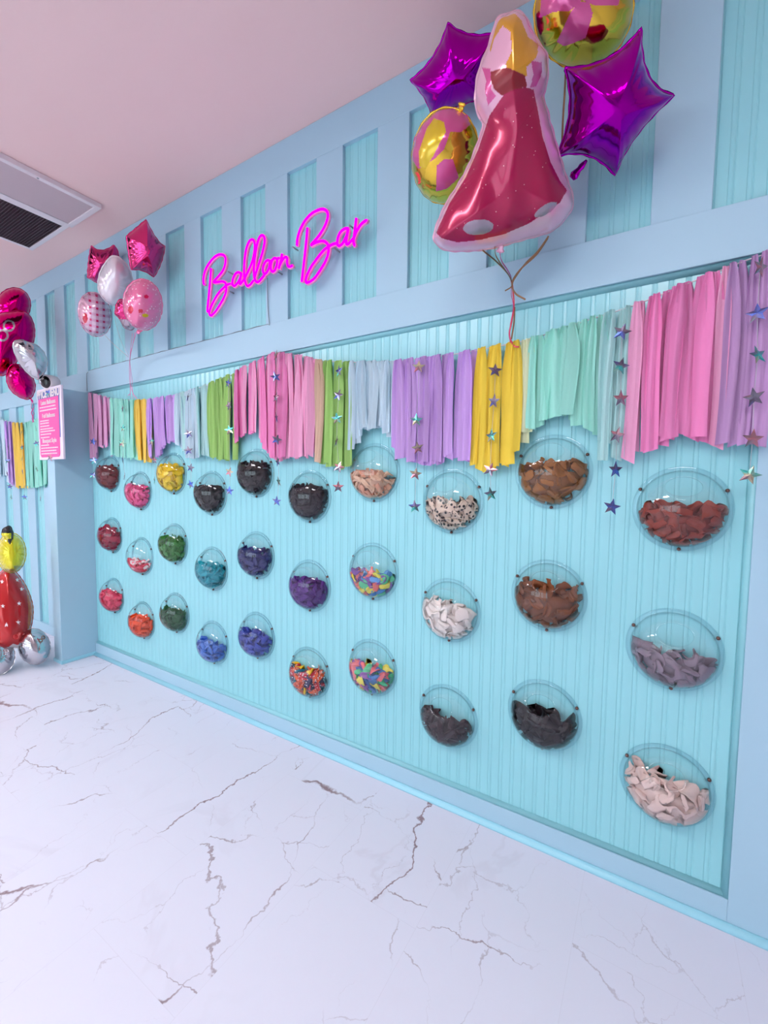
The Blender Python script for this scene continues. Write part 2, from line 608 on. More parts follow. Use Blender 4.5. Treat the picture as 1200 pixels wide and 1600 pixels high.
# shop front behind the viewer: four big windows, daylight outside
wins = [(-7.4, -5.1), (-4.9, -2.6), (-2.4, -0.1)]
W0, W1 = 0.35, 2.5
mb = MB().box(XL, XR, YF - 0.15, YF, 0, W0).box(XL, XR, YF - 0.15, YF, W1, ZC)
edge = XL
for a, b in wins:
    mb.box(edge, a, YF - 0.15, YF, W0, W1); edge = b
mb.box(edge, XR, YF - 0.15, YF, W0, W1)
struct(mb.build('wall_front', PLAIN, smooth=False))
for i, (a, b) in enumerate(wins):
    f = MB()
    t = 0.05
    f.box(a, b, YF - 0.1, YF - 0.04, W0, W0 + t).box(a, b, YF - 0.1, YF - 0.04, W1 - t, W1)
    f.box(a, a + t, YF - 0.1, YF - 0.04, W0 + t, W1 - t).box(b - t, b, YF - 0.1, YF - 0.04, W0 + t, W1 - t)
    f.box((a + b) / 2 - 0.02, (a + b) / 2 + 0.02, YF - 0.1, YF - 0.04, W0 + t, W1 - t)
    fo = struct(f.build('window_%d' % (i + 1), STEEL, smooth=False))
    MB().box(a + t, b - t, YF - 0.074, YF - 0.068, W0 + t, W1 - t).build('pane', PANE, fo, smooth=False)
    la = bpy.data.lights.new('portal', 'AREA'); la.shape = 'RECTANGLE'; la.size = b - a; la.size_y = W1 - W0
    la.cycles.is_portal = True
    lo = bpy.data.objects.new('daylight_portal', la); COL.objects.link(lo)
    lo.location = ((a + b) / 2, YF - 0.02, (W0 + W1) / 2); lo.rotation_euler = (PI / 2, 0, PI)

world = bpy.data.worlds.new('world'); SC.world = world
world.use_nodes = True
WB = world.node_tree.nodes['Background']
WB.inputs['Color'].default_value = (0.80, 0.90, 1.0, 1)
WB.inputs['Strength'].default_value = 3.2

# ceiling troffers
PANEL = emit_mat('light_panel', (252, 249, 252), 22)
tro = [(x, y) for y in (-2.9,) for x in (-6.4, -4.2, -2.0, 0.2)]
for i, (x, y) in enumerate(tro):
    e = empty('ceiling_light', (x, y, ZC))
    tag(e, 'recessed white ceiling light panel behind the viewer', 'light', 'ceiling light panels')
    f = MB()
    for a in ((-0.61, 0.61, -0.32, -0.29), (-0.61, 0.61, 0.29, 0.32), (-0.61, -0.58, -0.29, 0.29), (0.58, 0.61, -0.29, 0.29)):
        f.box(a[0], a[1], a[2], a[3], -0.02, -0.001)
    f.build('frame', WHITEP, e, smooth=False)
    MB().box(-0.58, 0.58, -0.29, 0.29, -0.012, -0.002).build('diffuser', PANEL, e, smooth=False)

# ------------------------------------------------------------------ ceiling vents
GRILLE = mat('grille_white', (226, 208, 212), rough=0.5)
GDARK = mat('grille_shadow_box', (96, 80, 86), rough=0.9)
EGG = mat('egg_crate_grey', (92, 74, 82), rough=0.5)
v = empty('ceiling_vent', (-3.44, -0.8, ZC))
tag(v, 'white louvred ceiling vent standing proud of the pink ceiling', 'vent')
x0, x1, y0, y1, zz = -0.215, 0.215, -0.62, 0.55, -0.032
f = MB()
f.bbox(x0, x1, y1 - 0.035, y1, zz, -0.001, 0.003).bbox(x0, x1, y0, y0 + 0.035, zz, -0.001, 0.003)
f.bbox(x0, x0 + 0.035, y0 + 0.03, y1 - 0.03, zz, -0.001, 0.003).bbox(x1 - 0.035, x1, y0 + 0.03, y1 - 0.03, zz, -0.001, 0.003)
f.build('frame', WHITEP, v, smooth=False)
s_ = MB()
for q in np.arange(x0 + 0.04, x1 - 0.036, 0.0115):
    s_.add([(q, y0 + 0.03, zz + 0.004), (q + 0.007, y0 + 0.03, zz + 0.012), (q + 0.007, y1 - 0.03, zz + 0.012), (q, y1 - 0.03, zz + 0.004),
            (q, y0 + 0.03, zz + 0.006), (q + 0.007, y0 + 0.03, zz + 0.014), (q + 0.007, y1 - 0.03, zz + 0.014), (q, y1 - 0.03, zz + 0.006)],
           [(0, 1, 2, 3), (7, 6, 5, 4), (0, 4, 5, 1), (1, 5, 6, 2), (2, 6, 7, 3), (3, 7, 4, 0)])
s_.build('louvre_grille', GRILLE, v, smooth=False)
MB().box(x0 + 0.03, x1 - 0.03, y0 + 0.03, y1 - 0.03, -0.012, -0.002).build('duct_backing', GDARK, v, smooth=False)
for yy in (-0.3, 0.2):
    MB().lathe([(0.006, 0), (0.006, -0.003), (0.003, -0.004)], (x1 - 0.017, yy, zz), (0, 0, 1), 10).build('screw', STEEL, v)
v = empty('ceiling_vent', (-3.99, -0.8, ZC))
tag(v, 'flush ceiling vent with a dark egg-crate grille, beyond the white louvred one', 'vent')
x0, x1 = -0.335, 0.325
f = MB()
f.bbox(x0, x1, y1 - 0.03, y1, -0.014, -0.001, 0.002).bbox(x0, x1, y0, y0 + 0.03, -0.014, -0.001, 0.002)
f.bbox(x0, x0 + 0.03, y0 + 0.03, y1 - 0.03, -0.014, -0.001, 0.002).bbox(x1 - 0.06, x1, y0 + 0.03, y1 - 0.03, -0.014, -0.001, 0.002)
f.build('frame', WHITEP, v, smooth=False)
s_ = MB()
for q in np.arange(x0 + 0.03, x1 - 0.06, 0.017): s_.box(q, q + 0.0022, y0 + 0.03, y1 - 0.03, -0.012, -0.003)
for q in np.arange(y0 + 0.03, y1 - 0.03, 0.017): s_.box(x0 + 0.03, x1 - 0.06, q, q + 0.0022, -0.012, -0.003)
s_.build('egg_crate_grille', EGG, v, smooth=False)
MB().box(x0 + 0.03, x1 - 0.06, y0 + 0.03, y1 - 0.03, -0.003, -0.0015).build('duct_backing', GDARK, v, smooth=False)

# ------------------------------------------------------------------ domes with balloons
DR, DD, FR = 0.133, 0.103, 0.147
DX = [-3.71797, -3.28975, -2.86339, -2.44586, -2.02614, -1.60086, -1.179, -0.75993, -0.33615, 0.09086]
ZO, ZE = [1.5540, 1.0557, 0.5564], [1.4246, 0.9255, 0.4254]


def dome_y(rho, d=DD, r=DR):
    return -d * np.sqrt(np.clip(1 - (rho / r) ** 2, 0, 1))


def dome_shell_mesh():
    na, ns = 72, 22
    a = np.linspace(0, 2 * PI, na, endpoint=False)
    hole = np.stack([0.052 * np.cos(a), 0.078 + 0.033 * np.sin(a)], 1)
    V = []
    for lay in range(2):
        sc = 1.0 if lay == 0 else 0.978
        for i in range(ns + 1):
            t = math.sin(PI / 2 * i / ns)
            out = np.stack([DR * np.cos(a), DR * np.sin(a)], 1)
            p = hole * (1 - t) + out * t
            rho = np.hypot(p[:, 0], p[:, 1])
            y = dome_y(np.minimum(rho, DR))
            V.append(np.stack([p[:, 0] * sc, y * sc - 0.003, p[:, 1] * sc], 1))
    V = np.concatenate(V)
    F = []
    R1 = (ns + 1) * na
    for lay in range(2):
        o = lay * R1
        for i in range(ns):
            for j in range(na):
                j2 = (j + 1) % na
                q = (o + i * na + j, o + i * na + j2, o + (i + 1) * na + j2, o + (i + 1) * na + j)
                F.append(q if lay == 0 else q[::-1])
    for j in range(na):
        j2 = (j + 1) % na
        F.append((j, R1 + j, R1 + j2, j2))
        F.append((ns * na + j, ns * na + j2, R1 + ns * na + j2, R1 + ns * na + j))
    return MB().add(V, F).mesh('dome_shell', CLEAR)


def flange_mesh():
    na = 72
    a = np.linspace(0, 2 * PI, na, endpoint=False)
    ring = [(DR - 0.003, -0.0005), (DR - 0.003, -0.005), (DR + 0.002, -0.0045), (FR - 0.002, -0.004), (FR - 0.0005, -0.0032), (FR, -0.002), (FR, -0.0005)]
    V = np.concatenate([np.stack([r * np.cos(a), np.full(na, y), r * np.sin(a)], 1) for r, y in ring])
    F = []
    k = len(ring)
    for i in range(k):
        for j in range(na):
            j2 = (j + 1) % na; i2 = (i + 1) % k
            F.append((i * na + j, i2 * na + j, i2 * na + j2, i * na + j2))
    return MB().add(V, F).mesh('flange', CLEARF)


def screw_mesh():
    m = MB().lathe([(0.0062, 0.002), (0.0062, -0.0035), (0.0045, -0.006), (0.002, -0.007)], (0, -0.003, 0), (0, 1, 0), 12)
    return m.mesh('screw', SCREW)


SHELL, FLANGE, SCREWM = dome_shell_mesh(), flange_mesh(), screw_mesh()


# deflated latex balloon shapes: flattened pear, neck and rolled lip, folded and creased
def latex_shape(seed, nu=22, nv=18, L=0.078, W=0.033, thick=0.0055):
    r = np.random.default_rng(seed)
    vv = np.linspace(0, 1, nv)
    wid = np.interp(vv, [0, 0.04, 0.14, 0.3, 0.5, 0.66, 0.76, 0.86, 0.94, 0.96, 1.0],
                    [0.02, 0.40, 0.78, 0.99, 0.95, 0.62, 0.34, 0.22, 0.22, 0.30, 0.28]) * W
    th = np.interp(vv, [0, 0.05, 0.3, 0.66, 0.8, 0.94, 1], [0.05, 0.5, 1, 0.85, 0.7, 0.7, 0.8]) * thick
    a = np.linspace(0, 2 * PI, nu, endpoint=False)
    A, Vv = np.meshgrid(a, vv)
    x = wid[:, None] * np.cos(A)
    z = th[:, None] * np.sign(np.sin(A)) * np.abs(np.sin(A)) ** 0.8
    y = (Vv - 0.45) * L
    # sharp creases
    for _ in range(3):
        d = r.uniform(0, 2 * PI); k = r.uniform(50, 110); p = r.uniform(0, 6)
        z = z + r.uniform(0.0025, 0.0055) * (np.abs(np.sin(k * (x * math.cos(d) + y * math.sin(d)) + p)) - 0.6)
    # curl about a slanted axis
    d = r.uniform(0, PI); c, s = math.cos(d), math.sin(d)
    u, w = x * c + y * s, -x * s + y * c
    kc = r.choice([-1, 1]) * r.uniform(6, 30)
    u2 = np.sin(u * kc) / kc; z2 = z + (1 - np.cos(u * kc)) / kc
    # two sharp folds, one each side
    for sg in (1, -1):
        f0 = r.uniform(0.002, 0.018); fa = r.choice([-1, 1]) * r.uniform(0.4, 2.1)
        dw = np.maximum(sg * w - f0, 0)
        z2 = z2 + dw * math.sin(fa)
        w = sg * (np.minimum(sg * w, f0) + dw * math.cos(fa))
    P = np.stack([u2 * c - w * s, u2 * s + w * c, z2], -1)
    P -= P.mean((0, 1))
    P = P.reshape(-1, 3)
    F = []
    for i in range(nv - 1):
        for j in range(nu):
            j2 = (j + 1) % nu
            F.append((i * nu + j, i * nu + j2, (i + 1) * nu + j2, (i + 1) * nu + j))
    F.append(tuple(range(nu))[::-1])
    return P, F


HI = [latex_shape(100 + i) for i in range(14)]
LO = [latex_shape(100 + i, 14, 12) for i in range(14)]


def rand_frame(r, nrm, jit):
    n = nrm + r.normal(0, jit, 3); n /= np.linalg.norm(n)
    t = r.normal(0, 1, 3); t -= n * np.dot(t, n); t /= np.linalg.norm(t)
    return np.stack([t, np.cross(n, t), n], 1)     # columns


def heap_places(r, fill, n, slope=0.0, jit=0.34):
    """fill: height of the heap as a share of the dome's height. Returns (position, rotation matrix) list in dome space."""
    out = []
    top = -DR + 2 * DR * fill
    S = 0.90
    tries = []
    # shell points in front
    nf = int(n * 0.70)
    cand = []
    while len(cand) < 900:
        u = r.normal(0, 1, 3); u /= np.linalg.norm(u)
        if u[1] > -0.05: continue
        p = np.array([DR * u[0], DD * u[1], DR * u[2]]) * S
        if p[2] > top - 0.012 + slope * p[0]: continue
        cand.append(p)
    pts = [cand[0]]
    cand = np.array(cand)
    dist = np.linalg.norm(cand - pts[0], axis=1)
    for _ in range(nf - 1):
        i = int(dist.argmax()); pts.append(cand[i]); dist = np.minimum(dist, np.linalg.norm(cand - cand[i], axis=1))
    for p in pts:
        nn = np.array([p[0] / DR ** 2, p[1] / DD ** 2, p[2] / DR ** 2]); nn /= np.linalg.norm(nn)
        out.append((p + r.normal(0, 0.002, 3), rand_frame(r, nn, jit)))
    cand = []
    while len(cand) < 500:
        p = np.array([r.uniform(-DR, DR), r.uniform(-DD, -0.01), top])
        p[2] = top + slope * p[0]
        q = (p[0] / DR) ** 2 + (p[1] / DD) ** 2 + (p[2] / DR) ** 2
        if q > 0.72: continue
        cand.append(p)
    cand = np.array(cand)
    pts = [cand[0]]; dist = np.linalg.norm(cand - pts[0], axis=1)
    for _ in range(n - nf - 1):
        i = int(dist.argmax()); pts.append(cand[i]); dist = np.minimum(dist, np.linalg.norm(cand - cand[i], axis=1))
    for p in pts:
        nn = np.array([0, -0.5, 0.8])
        q = math.sqrt((p[0] / DR) ** 2 + (p[1] / DD) ** 2 + (p[2] / DR) ** 2)
        out.append((p * min(1, 0.74 / max(q, 1e-6)) + np.array([0, 0, r.uniform(-0.006, 0.010)]), rand_frame(r, nn / 0.943, 0.7)))
    return out


def keep_in(P, s=0.976):
    """push points that would poke through the dome back inside it and off the wall"""
    q = np.sqrt((P[:, 0] / DR) ** 2 + (P[:, 1] / DD) ** 2 + (P[:, 2] / DR) ** 2)
    k = np.where(q > s, s / np.maximum(q, 1e-9), 1.0)
    P = P * k[:, None]
    P[:, 1] = np.minimum(P[:, 1], -0.004)
    return P


LATEX = {}


def latex(rgb):
    if rgb not in LATEX:
        LATEX[rgb] = mat('latex_%02x%02x%02x' % rgb, rgb, rough=0.45, spec=0.25)
    return LATEX[rgb]


LEO = dot_mat('leopard_latex', (222, 198, 178), (38, 30, 30), scale=58, size=0.36)


def dotted(rgb):
    key = ('d',) + rgb
    if key not in LATEX: LATEX[key] = dot_mat('dotted_latex', rgb, (245, 240, 240), scale=75, size=0.28)
    return LATEX[key]


top_, mid_, bot_ = 'top row', 'middle row', 'bottom row'
DOMES = {
    (1, 1): ('dark red', [(118, 18, 28)], 0.66), (1, 2): ('crimson', [(160, 18, 56)], 0.70), (1, 3): ('coral pink', [(232, 62, 100)], 0.58),
    (2, 1): ('bubblegum pink', [(242, 92, 150)], 0.58), (2, 2): ('red and white marbled', [(238, 76, 100), (250, 222, 222), (232, 58, 80)], 0.34),
    (2, 3): ('orange', [(240, 78, 22)], 0.58),
    (3, 1): ('yellow', [(246, 208, 10)], 0.66), (3, 2): ('grass green', [(52, 128, 48)], 0.62), (3, 3): ('forest green', [(34, 90, 52)], 0.57),
    (4, 1): ('charcoal black', [(20, 20, 23)], 0.62), (4, 2): ('teal', [(20, 162, 178)], 0.60), (4, 3): ('cornflower blue', [(72, 122, 208)], 0.53),
    (5, 1): ('glossy black', [(20, 13, 20)], 0.68), (5, 2): ('navy blue', [(38, 44, 112)], 0.60), (5, 3): ('deep periwinkle', [(64, 80, 172)], 0.57),
    (6, 1): ('blackish plum', [(24, 12, 25)], 0.66), (6, 2): ('purple', [(88, 34, 130)], 0.60),
    (6, 3): ('polka dot party', ['d', (205, 30, 34), (20, 112, 132), (205, 30, 60), (36, 30, 82), (232, 90, 26), (244, 196, 20)], 0.60),
    (7, 1): ('peach', [(226, 182, 152), (232, 190, 158), (232, 164, 132)], 0.45),
    (7, 2): ('mixed pastel', [(242, 226, 100), (100, 160, 222), (242, 128, 120), (130, 86, 162), (98, 200, 150)], 0.46),
    (7, 3): ('mixed coral, mint and yellow', [(242, 130, 136), (90, 196, 140), (246, 228, 104), (90, 140, 204), (242, 130, 136), (150, 100, 172)], 0.55),
    (8, 1): ('leopard print', ['leo'], 0.46), (8, 2): ('cream white', [(238, 226, 220)], 0.60), (8, 3): ('dark brown grey', [(62, 48, 54)], 0.50),
    (9, 1): ('tan brown', [(152, 98, 50)], 0.58), (9, 2): ('chocolate brown', [(112, 64, 38), (128, 74, 44)], 0.66), (9, 3): ('dull black', [(28, 22, 27)], 0.58),
    (10, 1): ('brick red', [(146, 62, 50)], 0.50), (10, 2): ('mauve grey', [(140, 124, 138)], 0.46), (10, 3): ('blush', [(226, 198, 190)], 0.62),
}
ROWW = ['top', 'middle', 'bottom']
stuff = MB(); smats = []; sidx = {}


def smat(m):
    if m.name not in sidx: sidx[m.name] = len(smats); smats.append(m)
    return sidx[m.name]


def colour_mats(cols):
    if cols[0] == 'leo': return [LEO]
    if cols[0] == 'd': return [dotted(c) for c in cols[1:-1]] + [latex(cols[-1])]
    return [latex(c) for c in cols]


# a coarse lump that stands for the balloons one cannot see inside each heap
def heap_core(r, fill, c, mi, s=0.85, slope=0.0):
    na, nb = 20, 10
    top = -DR + 2 * DR * fill - 0.022
    V = []
    for i in range(nb + 1):
        zz_ = -DR * s + (top + DR * s) * i / nb
        rad = math.sqrt(max(0, 1 - (zz_ / (DR * s)) ** 2))
        for j in range(na + 1):
            t = PI + PI * j / na
            k = 1 + r.normal(0, 0.02)
            V.append((c[0] + DR * s * rad * math.cos(t) * k, -0.003 + min(-0.001, DD * s * rad * math.sin(t) * k), c[2] + zz_ + slope * DR * s * rad * math.cos(t) * k * (i / nb)))
    F = []
    for i in range(nb):
        for j in range(na):
            F.append((i * (na + 1) + j, i * (na + 1) + j + 1, (i + 1) * (na + 1) + j + 1, (i + 1) * (na + 1) + j))
    F.append(tuple(nb * (na + 1) + j for j in range(na + 1)))
    stuff.add(V, F, mi)


for (c, r_), (cname, cols, fill) in sorted(DOMES.items()):
    cx, cz = DX[c - 1], (ZO if c % 2 else ZE)[r_ - 1]
    R_ = np.random.default_rng(c * 10 + r_)
    d = empty('acrylic_dome', (cx, 0, cz))
    tag(d, 'clear acrylic dome on the wall holding %s balloons' % cname, 'dome', 'clear domes on the beadboard wall')
    for nm, me in (('dome_shell', SHELL), ('flange', FLANGE)):
        o = bpy.data.objects.new(nm, me); COL.objects.link(o); o.parent = d
        fl = o
    for ang in (28, 152, 270):
        o = bpy.data.objects.new('screw', SCREWM); COL.objects.link(o); o.parent = fl
        o['label'] = 'coppery screw'
        o.location = (0.1405 * math.cos(math.radians(ang)), 0, 0.1405 * math.sin(math.radians(ang)))
    ms = colour_mats(cols)
    big = c >= 8
    slope = {8: -0.12, 9: -0.05, 10: -0.12}.get(c, 0.0) if r_ > 1 else 0.0
    places = heap_places(R_, fill, 33 if big else 46, slope, 0.40 if big else 0.34)
    heap_core(R_, fill, (cx, 0, cz), smat(ms[len(ms) // 2]), 0.82 if big else 0.80, slope)
    for i, (p, rm) in enumerate(places):
        k = int(R_.integers(14))
        sc = R_.uniform(0.85, 1.08)
        m = ms[int(R_.integers(len(ms)))]
        if big:
            P, F = HI[k]
            W_ = keep_in(P @ rm.T * sc * 1.04 + p, 0.982)
            o = MB().add(W_ - p, F).build('latex_balloon', m)
            o.location = (cx + p[0], p[1] - 0.003, cz + p[2])
            tag(o, 'deflated %s latex balloon heaped inside a clear dome' % cname, 'balloon', '%s balloons in their dome' % cname)
        else:
            P, F = LO[k]
            W_ = keep_in(P @ rm.T * sc + p)
            stuff.add(W_ + np.array([cx, -0.003, cz]), F, smat(m))
so = stuff.build('latex_balloons', smats)
tag(so, 'deflated latex balloons of many colours heaped in the farther clear domes', 'balloons', kind='stuff')

# ------------------------------------------------------------------ neon sign
NEON = emit_mat('magenta_neon', (255, 0, 214), 1.6)
JACKET = mat('pink_silicone_jacket', (255, 150, 205), rough=0.3)
ACRY = clear_mat('sign_acrylic', (254, 255, 255), (246, 250, 252))
SA = lambda x, y: (310 + x / 7.5, 360 + y / 7.5)
SB = lambda x, y: (455 + x / 8.571, 315 + y / 8.571)
strokes = [
    (SA, [(150, 445), (145, 520), (135, 640), (122, 780), (110, 900), (108, 960)]),
    (SA, [(68, 635), (60, 600), (68, 520), (95, 440), (140, 370), (195, 310), (245, 283), (295, 290), (318, 330), (315, 400), (290, 470), (245, 530), (192, 588),
          (182, 608), (230, 605), (280, 598), (315, 615), (328, 660), (325, 720), (300, 790), (255, 870), (205, 945), (155, 995), (130, 982), (138, 930), (175, 840),
          (235, 740), (290, 680), (335, 640), (380, 625)]),
    (SA, [(505, 515), (475, 492), (440, 505), (410, 560), (400, 620), (415, 650), (445, 635), (482, 580), (508, 500), (493, 570), (482, 622), (500, 622), (532, 580)]),
    (SA, [(532, 585), (580, 490), (630, 375), (658, 250), (660, 150), (635, 108), (600, 128), (565, 210), (545, 330), (537, 450), (542, 560), (560, 635), (582, 652),
          (615, 630), (650, 585)]),
    (SA, [(655, 570), (705, 410), (752, 260), (778, 130), (765, 68), (735, 62), (705, 112), (680, 210), (662, 330), (652, 450), (655, 540), (675, 597), (705, 603),
          (742, 565), (775, 525)]),
    (SA, [(842, 365), (815, 350), (785, 372), (762, 425), (758, 480), (775, 508), (805, 490), (833, 425), (842, 365), (868, 352)]),
    (SA, [(925, 340), (900, 325), (875, 340), (852, 395), (850, 452), (868, 482), (898, 465), (922, 395), (926, 340), (950, 322)]),
    (SA, [(982, 275), (972, 340), (957, 400), (942, 452)]),
    (SA, [(948, 425), (985, 352), (1020, 312), (1042, 330), (1040, 375), (1050, 418), (1080, 424), (1105, 410)]),
    (SB, [(218, 350), (208, 480), (185, 700), (160, 920), (142, 1075)]),
    (SB, [(78, 590), (85, 500), (120, 380), (185, 260), (270, 165), (360, 115), (430, 102), (480, 135), (490, 205), (460, 310), (400, 420), (330, 510), (275, 570),
          (275, 580), (340, 545), (420, 528), (470, 550), (500, 600), (495, 700), (455, 810), (390, 920), (310, 1030), (225, 1083), (198, 1070), (208, 1000),
          (265, 880), (350, 760), (440, 650), (500, 605), (560, 570), (600, 560)]),
    (SB, [(765, 362), (718, 365), (660, 412), (625, 492), (620, 570), (645, 593), (690, 560), (737, 470), (766, 370), (745, 470), (737, 558), (762, 568), (802, 530),
          (842, 480)]),
    (SB, [(872, 225), (860, 330), (845, 450), (836, 540), (850, 592)]),
    (SB, [(842, 485), (880, 392), (940, 302), (1000, 256), (1012, 262)]),
]
sign = empty('neon_sign', at(440, 420, -0.05))
tag(sign, 'glowing magenta neon script sign reading Balloon Bar on clear acrylic', 'sign')
YN = -0.078
words_ = {'Balloon': strokes[:9], 'Bar': strokes[9:]}
for w, st in words_.items():
    nb, jb = MB(), MB()
    for fn, pts in st:
        L3 = np.array([at(*fn(*p), YN) for p in smooth_line(pts, 6)])
        nb.tube(L3, 0.0072, 10)
        jb.tube(L3 + np.array([0, 0.009, 0]), 0.0108, 10)
    o = nb.build('neon_tube', NEON); under(o, sign); o['label'] = 'glowing tube spelling %s' % w
    o = jb.build('tube_jacket', JACKET); under(o, sign)
plate = [(120, 520), (125, 430), (160, 370), (230, 325), (275, 365), (282, 440), (350, 430), (365, 270), (395, 235), (475, 215), (495, 260), (475, 365), (560, 318),
         (615, 345), (635, 300), (655, 220), (720, 120), (790, 72), (842, 90), (852, 180), (872, 208), (920, 188), (960, 128), (1050, 138), (1056, 190), (1005, 250),
         (995, 305), (930, 318), (872, 335), (832, 390), (792, 470), (730, 524), (668, 518), (648, 440), (600, 432), (500, 465), (400, 532), (300, 548), (272, 580),
         (252, 640), (200, 692), (145, 692), (138, 600)]
ol = smooth_line([at(280 + a / 3.529, 300 + b / 3.529, -0.058)[[0, 2]] for a, b in plate], 5, True)
bm = bmesh.new()
vs = [bm.verts.new((p[0], -0.058, p[1])) for p in ol]
fc = bm.faces.new(vs)
ex = bmesh.ops.extrude_face_region(bm, geom=[fc])
for e_ in ex['geom']:
    if isinstance(e_, bmesh.types.BMVert): e_.co.y += 0.005
bmesh.ops.recalc_face_normals(bm, faces=bm.faces)
bmesh.ops.triangulate(bm, faces=[f for f in bm.faces if len(f.verts) > 4])
me = bpy.data.meshes.new('acrylic_backing'); bm.to_mesh(me); bm.free(); me.materials.append(ACRY)
o = bpy.data.objects.new('acrylic_backing', me); COL.objects.link(o); under(o, sign)
for q in [(SA(360, 490)), SA(367, 715), SA(935, 490), SB(800, 330), SB(40, 620), SB(600, 640)]:
    p = at(*q, -0.05)
    o = MB().lathe([(0.004, 0), (0.004, 0.042)], (p[0], -0.062, p[2]), (0, 1, 0), 12).build('standoff', STEEL); under(o, sign)
cord = [at(418, 434, -0.05), at(418, 455, -0.028), at(419, 485, -0.026), at(421, 508, -0.027)]
cord = list(smooth_line(cord, 5))
xa, xb = at(421, 508, -0.03)[0], -3.97
cord += [np.array([xx, -0.022, RT + 0.003 + 0.002 * math.sin(xx * 40)]) for xx in np.linspace(xa - 0.02, xb, 60)]
cord += [np.array([-4.0, -0.03, z_]) for z_ in np.linspace(RT - 0.02, RB + 0.01, 6)]
o = MB().tube(cord, 0.0022, 6).build('power_cord', mat('grey_cord', (120, 130, 140), rough=0.5)); under(o, sign)

# ------------------------------------------------------------------ fabric strip garlands
FAB = {
    'pink': fabric_mat('hot_pink_fabric', (255, 158, 214)), 'rose': fabric_mat('rose_pink_fabric', (255, 188, 224)),
    'lilac pink': fabric_mat('lilac_pink_fabric', (238, 184, 222)), 'mint': fabric_mat('mint_fabric', (176, 244, 230)),
    'pale mint': fabric_mat('pale_mint_fabric', (190, 232, 232)), 'yellow': fabric_mat('yellow_fabric', (255, 228, 90)),
    'cream': fabric_mat('cream_fabric', (236, 244, 206)), 'purple': fabric_mat('purple_fabric', (222, 184, 246)),
    'pale blue': fabric_mat('pale_blue_fabric', (216, 240, 252)), 'green': fabric_mat('green_fabric', (174, 218, 130)),
    'tan': fabric_mat('tan_fabric', (230, 200, 176)), 'lilac': fabric_mat('lilac_fabric', (216, 174, 224)), 'golden': fabric_mat('golden_fabric', (255, 222, 110)),
}
TWINE = mat('garland_string', (225, 215, 220), rough=0.8)


def strip_mesh(r, L, w, lean, knot):
    rows, cols = 16, 7
    u = np.linspace(-1, 1, cols)
    v = np.linspace(0, 1, rows)
    ph, f1 = r.uniform(0, 2 * PI), r.uniform(1.0, 2.6)
    amp = r.uniform(0.006, 0.014)
    tw = r.uniform(-0.9, 0.9)
    cut = r.uniform(-0.012, 0.012)
    drift = r.uniform(-0.008, 0.008)
    V = []
    for j, t in enumerate(v):
        g = min(1, 0.45 + 1.6 * t ** 0.7)
        ww = w / 2 * g * (1 + 0.06 * math.sin(7 * t + ph))
        tz = tw * t * 0.6
        for q in u:
            fold = amp * (1 - 0.35 * t) * math.sin(f1 * PI * q + ph + 1.2 * t)
            xx = ww * q * math.cos(tz) + drift * math.sin(PI * t) + lean * t
            yy = -fold + ww * q * math.sin(tz) * 0.5 - 0.004 * math.sin(3 * t + ph)
            zz2 = -L * t + (cut * q if j == rows - 1 else 0) + (0.4 * cut * q if j == rows - 2 else 0)
            V.append((xx, yy, zz2))
    # the turn over the string
    Vt = [(w / 2 * 0.42 * q, 0.004 + 0.004 * math.sin(3 * q + ph), 0.008) for q in u]
    V = Vt + V
    F = []
    for j in range(rows):
        for i in range(cols - 1):
            F.append((j * cols + i, (j + 1) * cols + i, (j + 1) * cols + i + 1, j * cols + i + 1))
    V = np.array(V)
    n = len(V)
    # cloth thickness
    V2 = V + np.array([0, 0.0009, 0])
    F2 = [tuple(i + n for i in f[::-1]) for f in F]
    return np.concatenate([V, V2]), F + F2


def garland(label, tops, bots, segs, n, seed, w=(0.045, 0.062), Y=-0.036, xclip=None):
    r = np.random.default_rng(seed)
    T3 = np.array([at(a, b, Y) for a, b in tops]); B3 = np.array([at(a, b, Y) for a, b in bots])
    x0, x1 = T3[0, 0], T3[-1, 0]
    if xclip: x1 = min(x1, xclip)
    g = empty('fabric_garland', ((x0 + x1) / 2, Y, float(np.interp((x0 + x1) / 2, T3[:, 0], T3[:, 2]))))
    tag(g, label, 'garland')
    line = [(xx, Y + 0.002, np.interp(xx, T3[:, 0], T3[:, 2]) + 0.003) for xx in np.linspace(x0, x1, 60)]
    o = MB().tube(line, 0.0022, 6).build('string', TWINE); under(o, g)
    edges = [(at(a, 600, Y)[0] if False else a, c) for a, c in segs]
    topx = lambda px: np.interp(px, [t[0] for t in tops], T3[:, 0])
    segx = [(topx(a), c) for a, c in segs]
    for i in range(n):
        t = (i + 0.5) / n
        xx = x0 + (x1 - x0) * t + r.uniform(-0.006, 0.006)
        cands = [c for a, c in segx if a <= xx + 1e-6]
        col = cands[-1] if cands else segs[0][1]
        if isinstance(col, list): col = col[int(r.integers(len(col)))]
        ztop = float(np.interp(xx, T3[:, 0], T3[:, 2]))
        zbot = float(np.interp(xx, B3[:, 0], B3[:, 2])) + r.uniform(-0.012, 0.012)
        ww = r.uniform(*w)
        V, F = strip_mesh(r, ztop - zbot, ww, r.uniform(-0.012, 0.012), True)
        lay = (i % 3) * 0.008
        o = MB().add(V, F).build('fabric_strip', FAB[col], g)
        o.location = Vector((xx, Y - 0.003 - lay, ztop)) - Vector(g.location)
        o['label'] = '%s fabric strip' % col
    return g


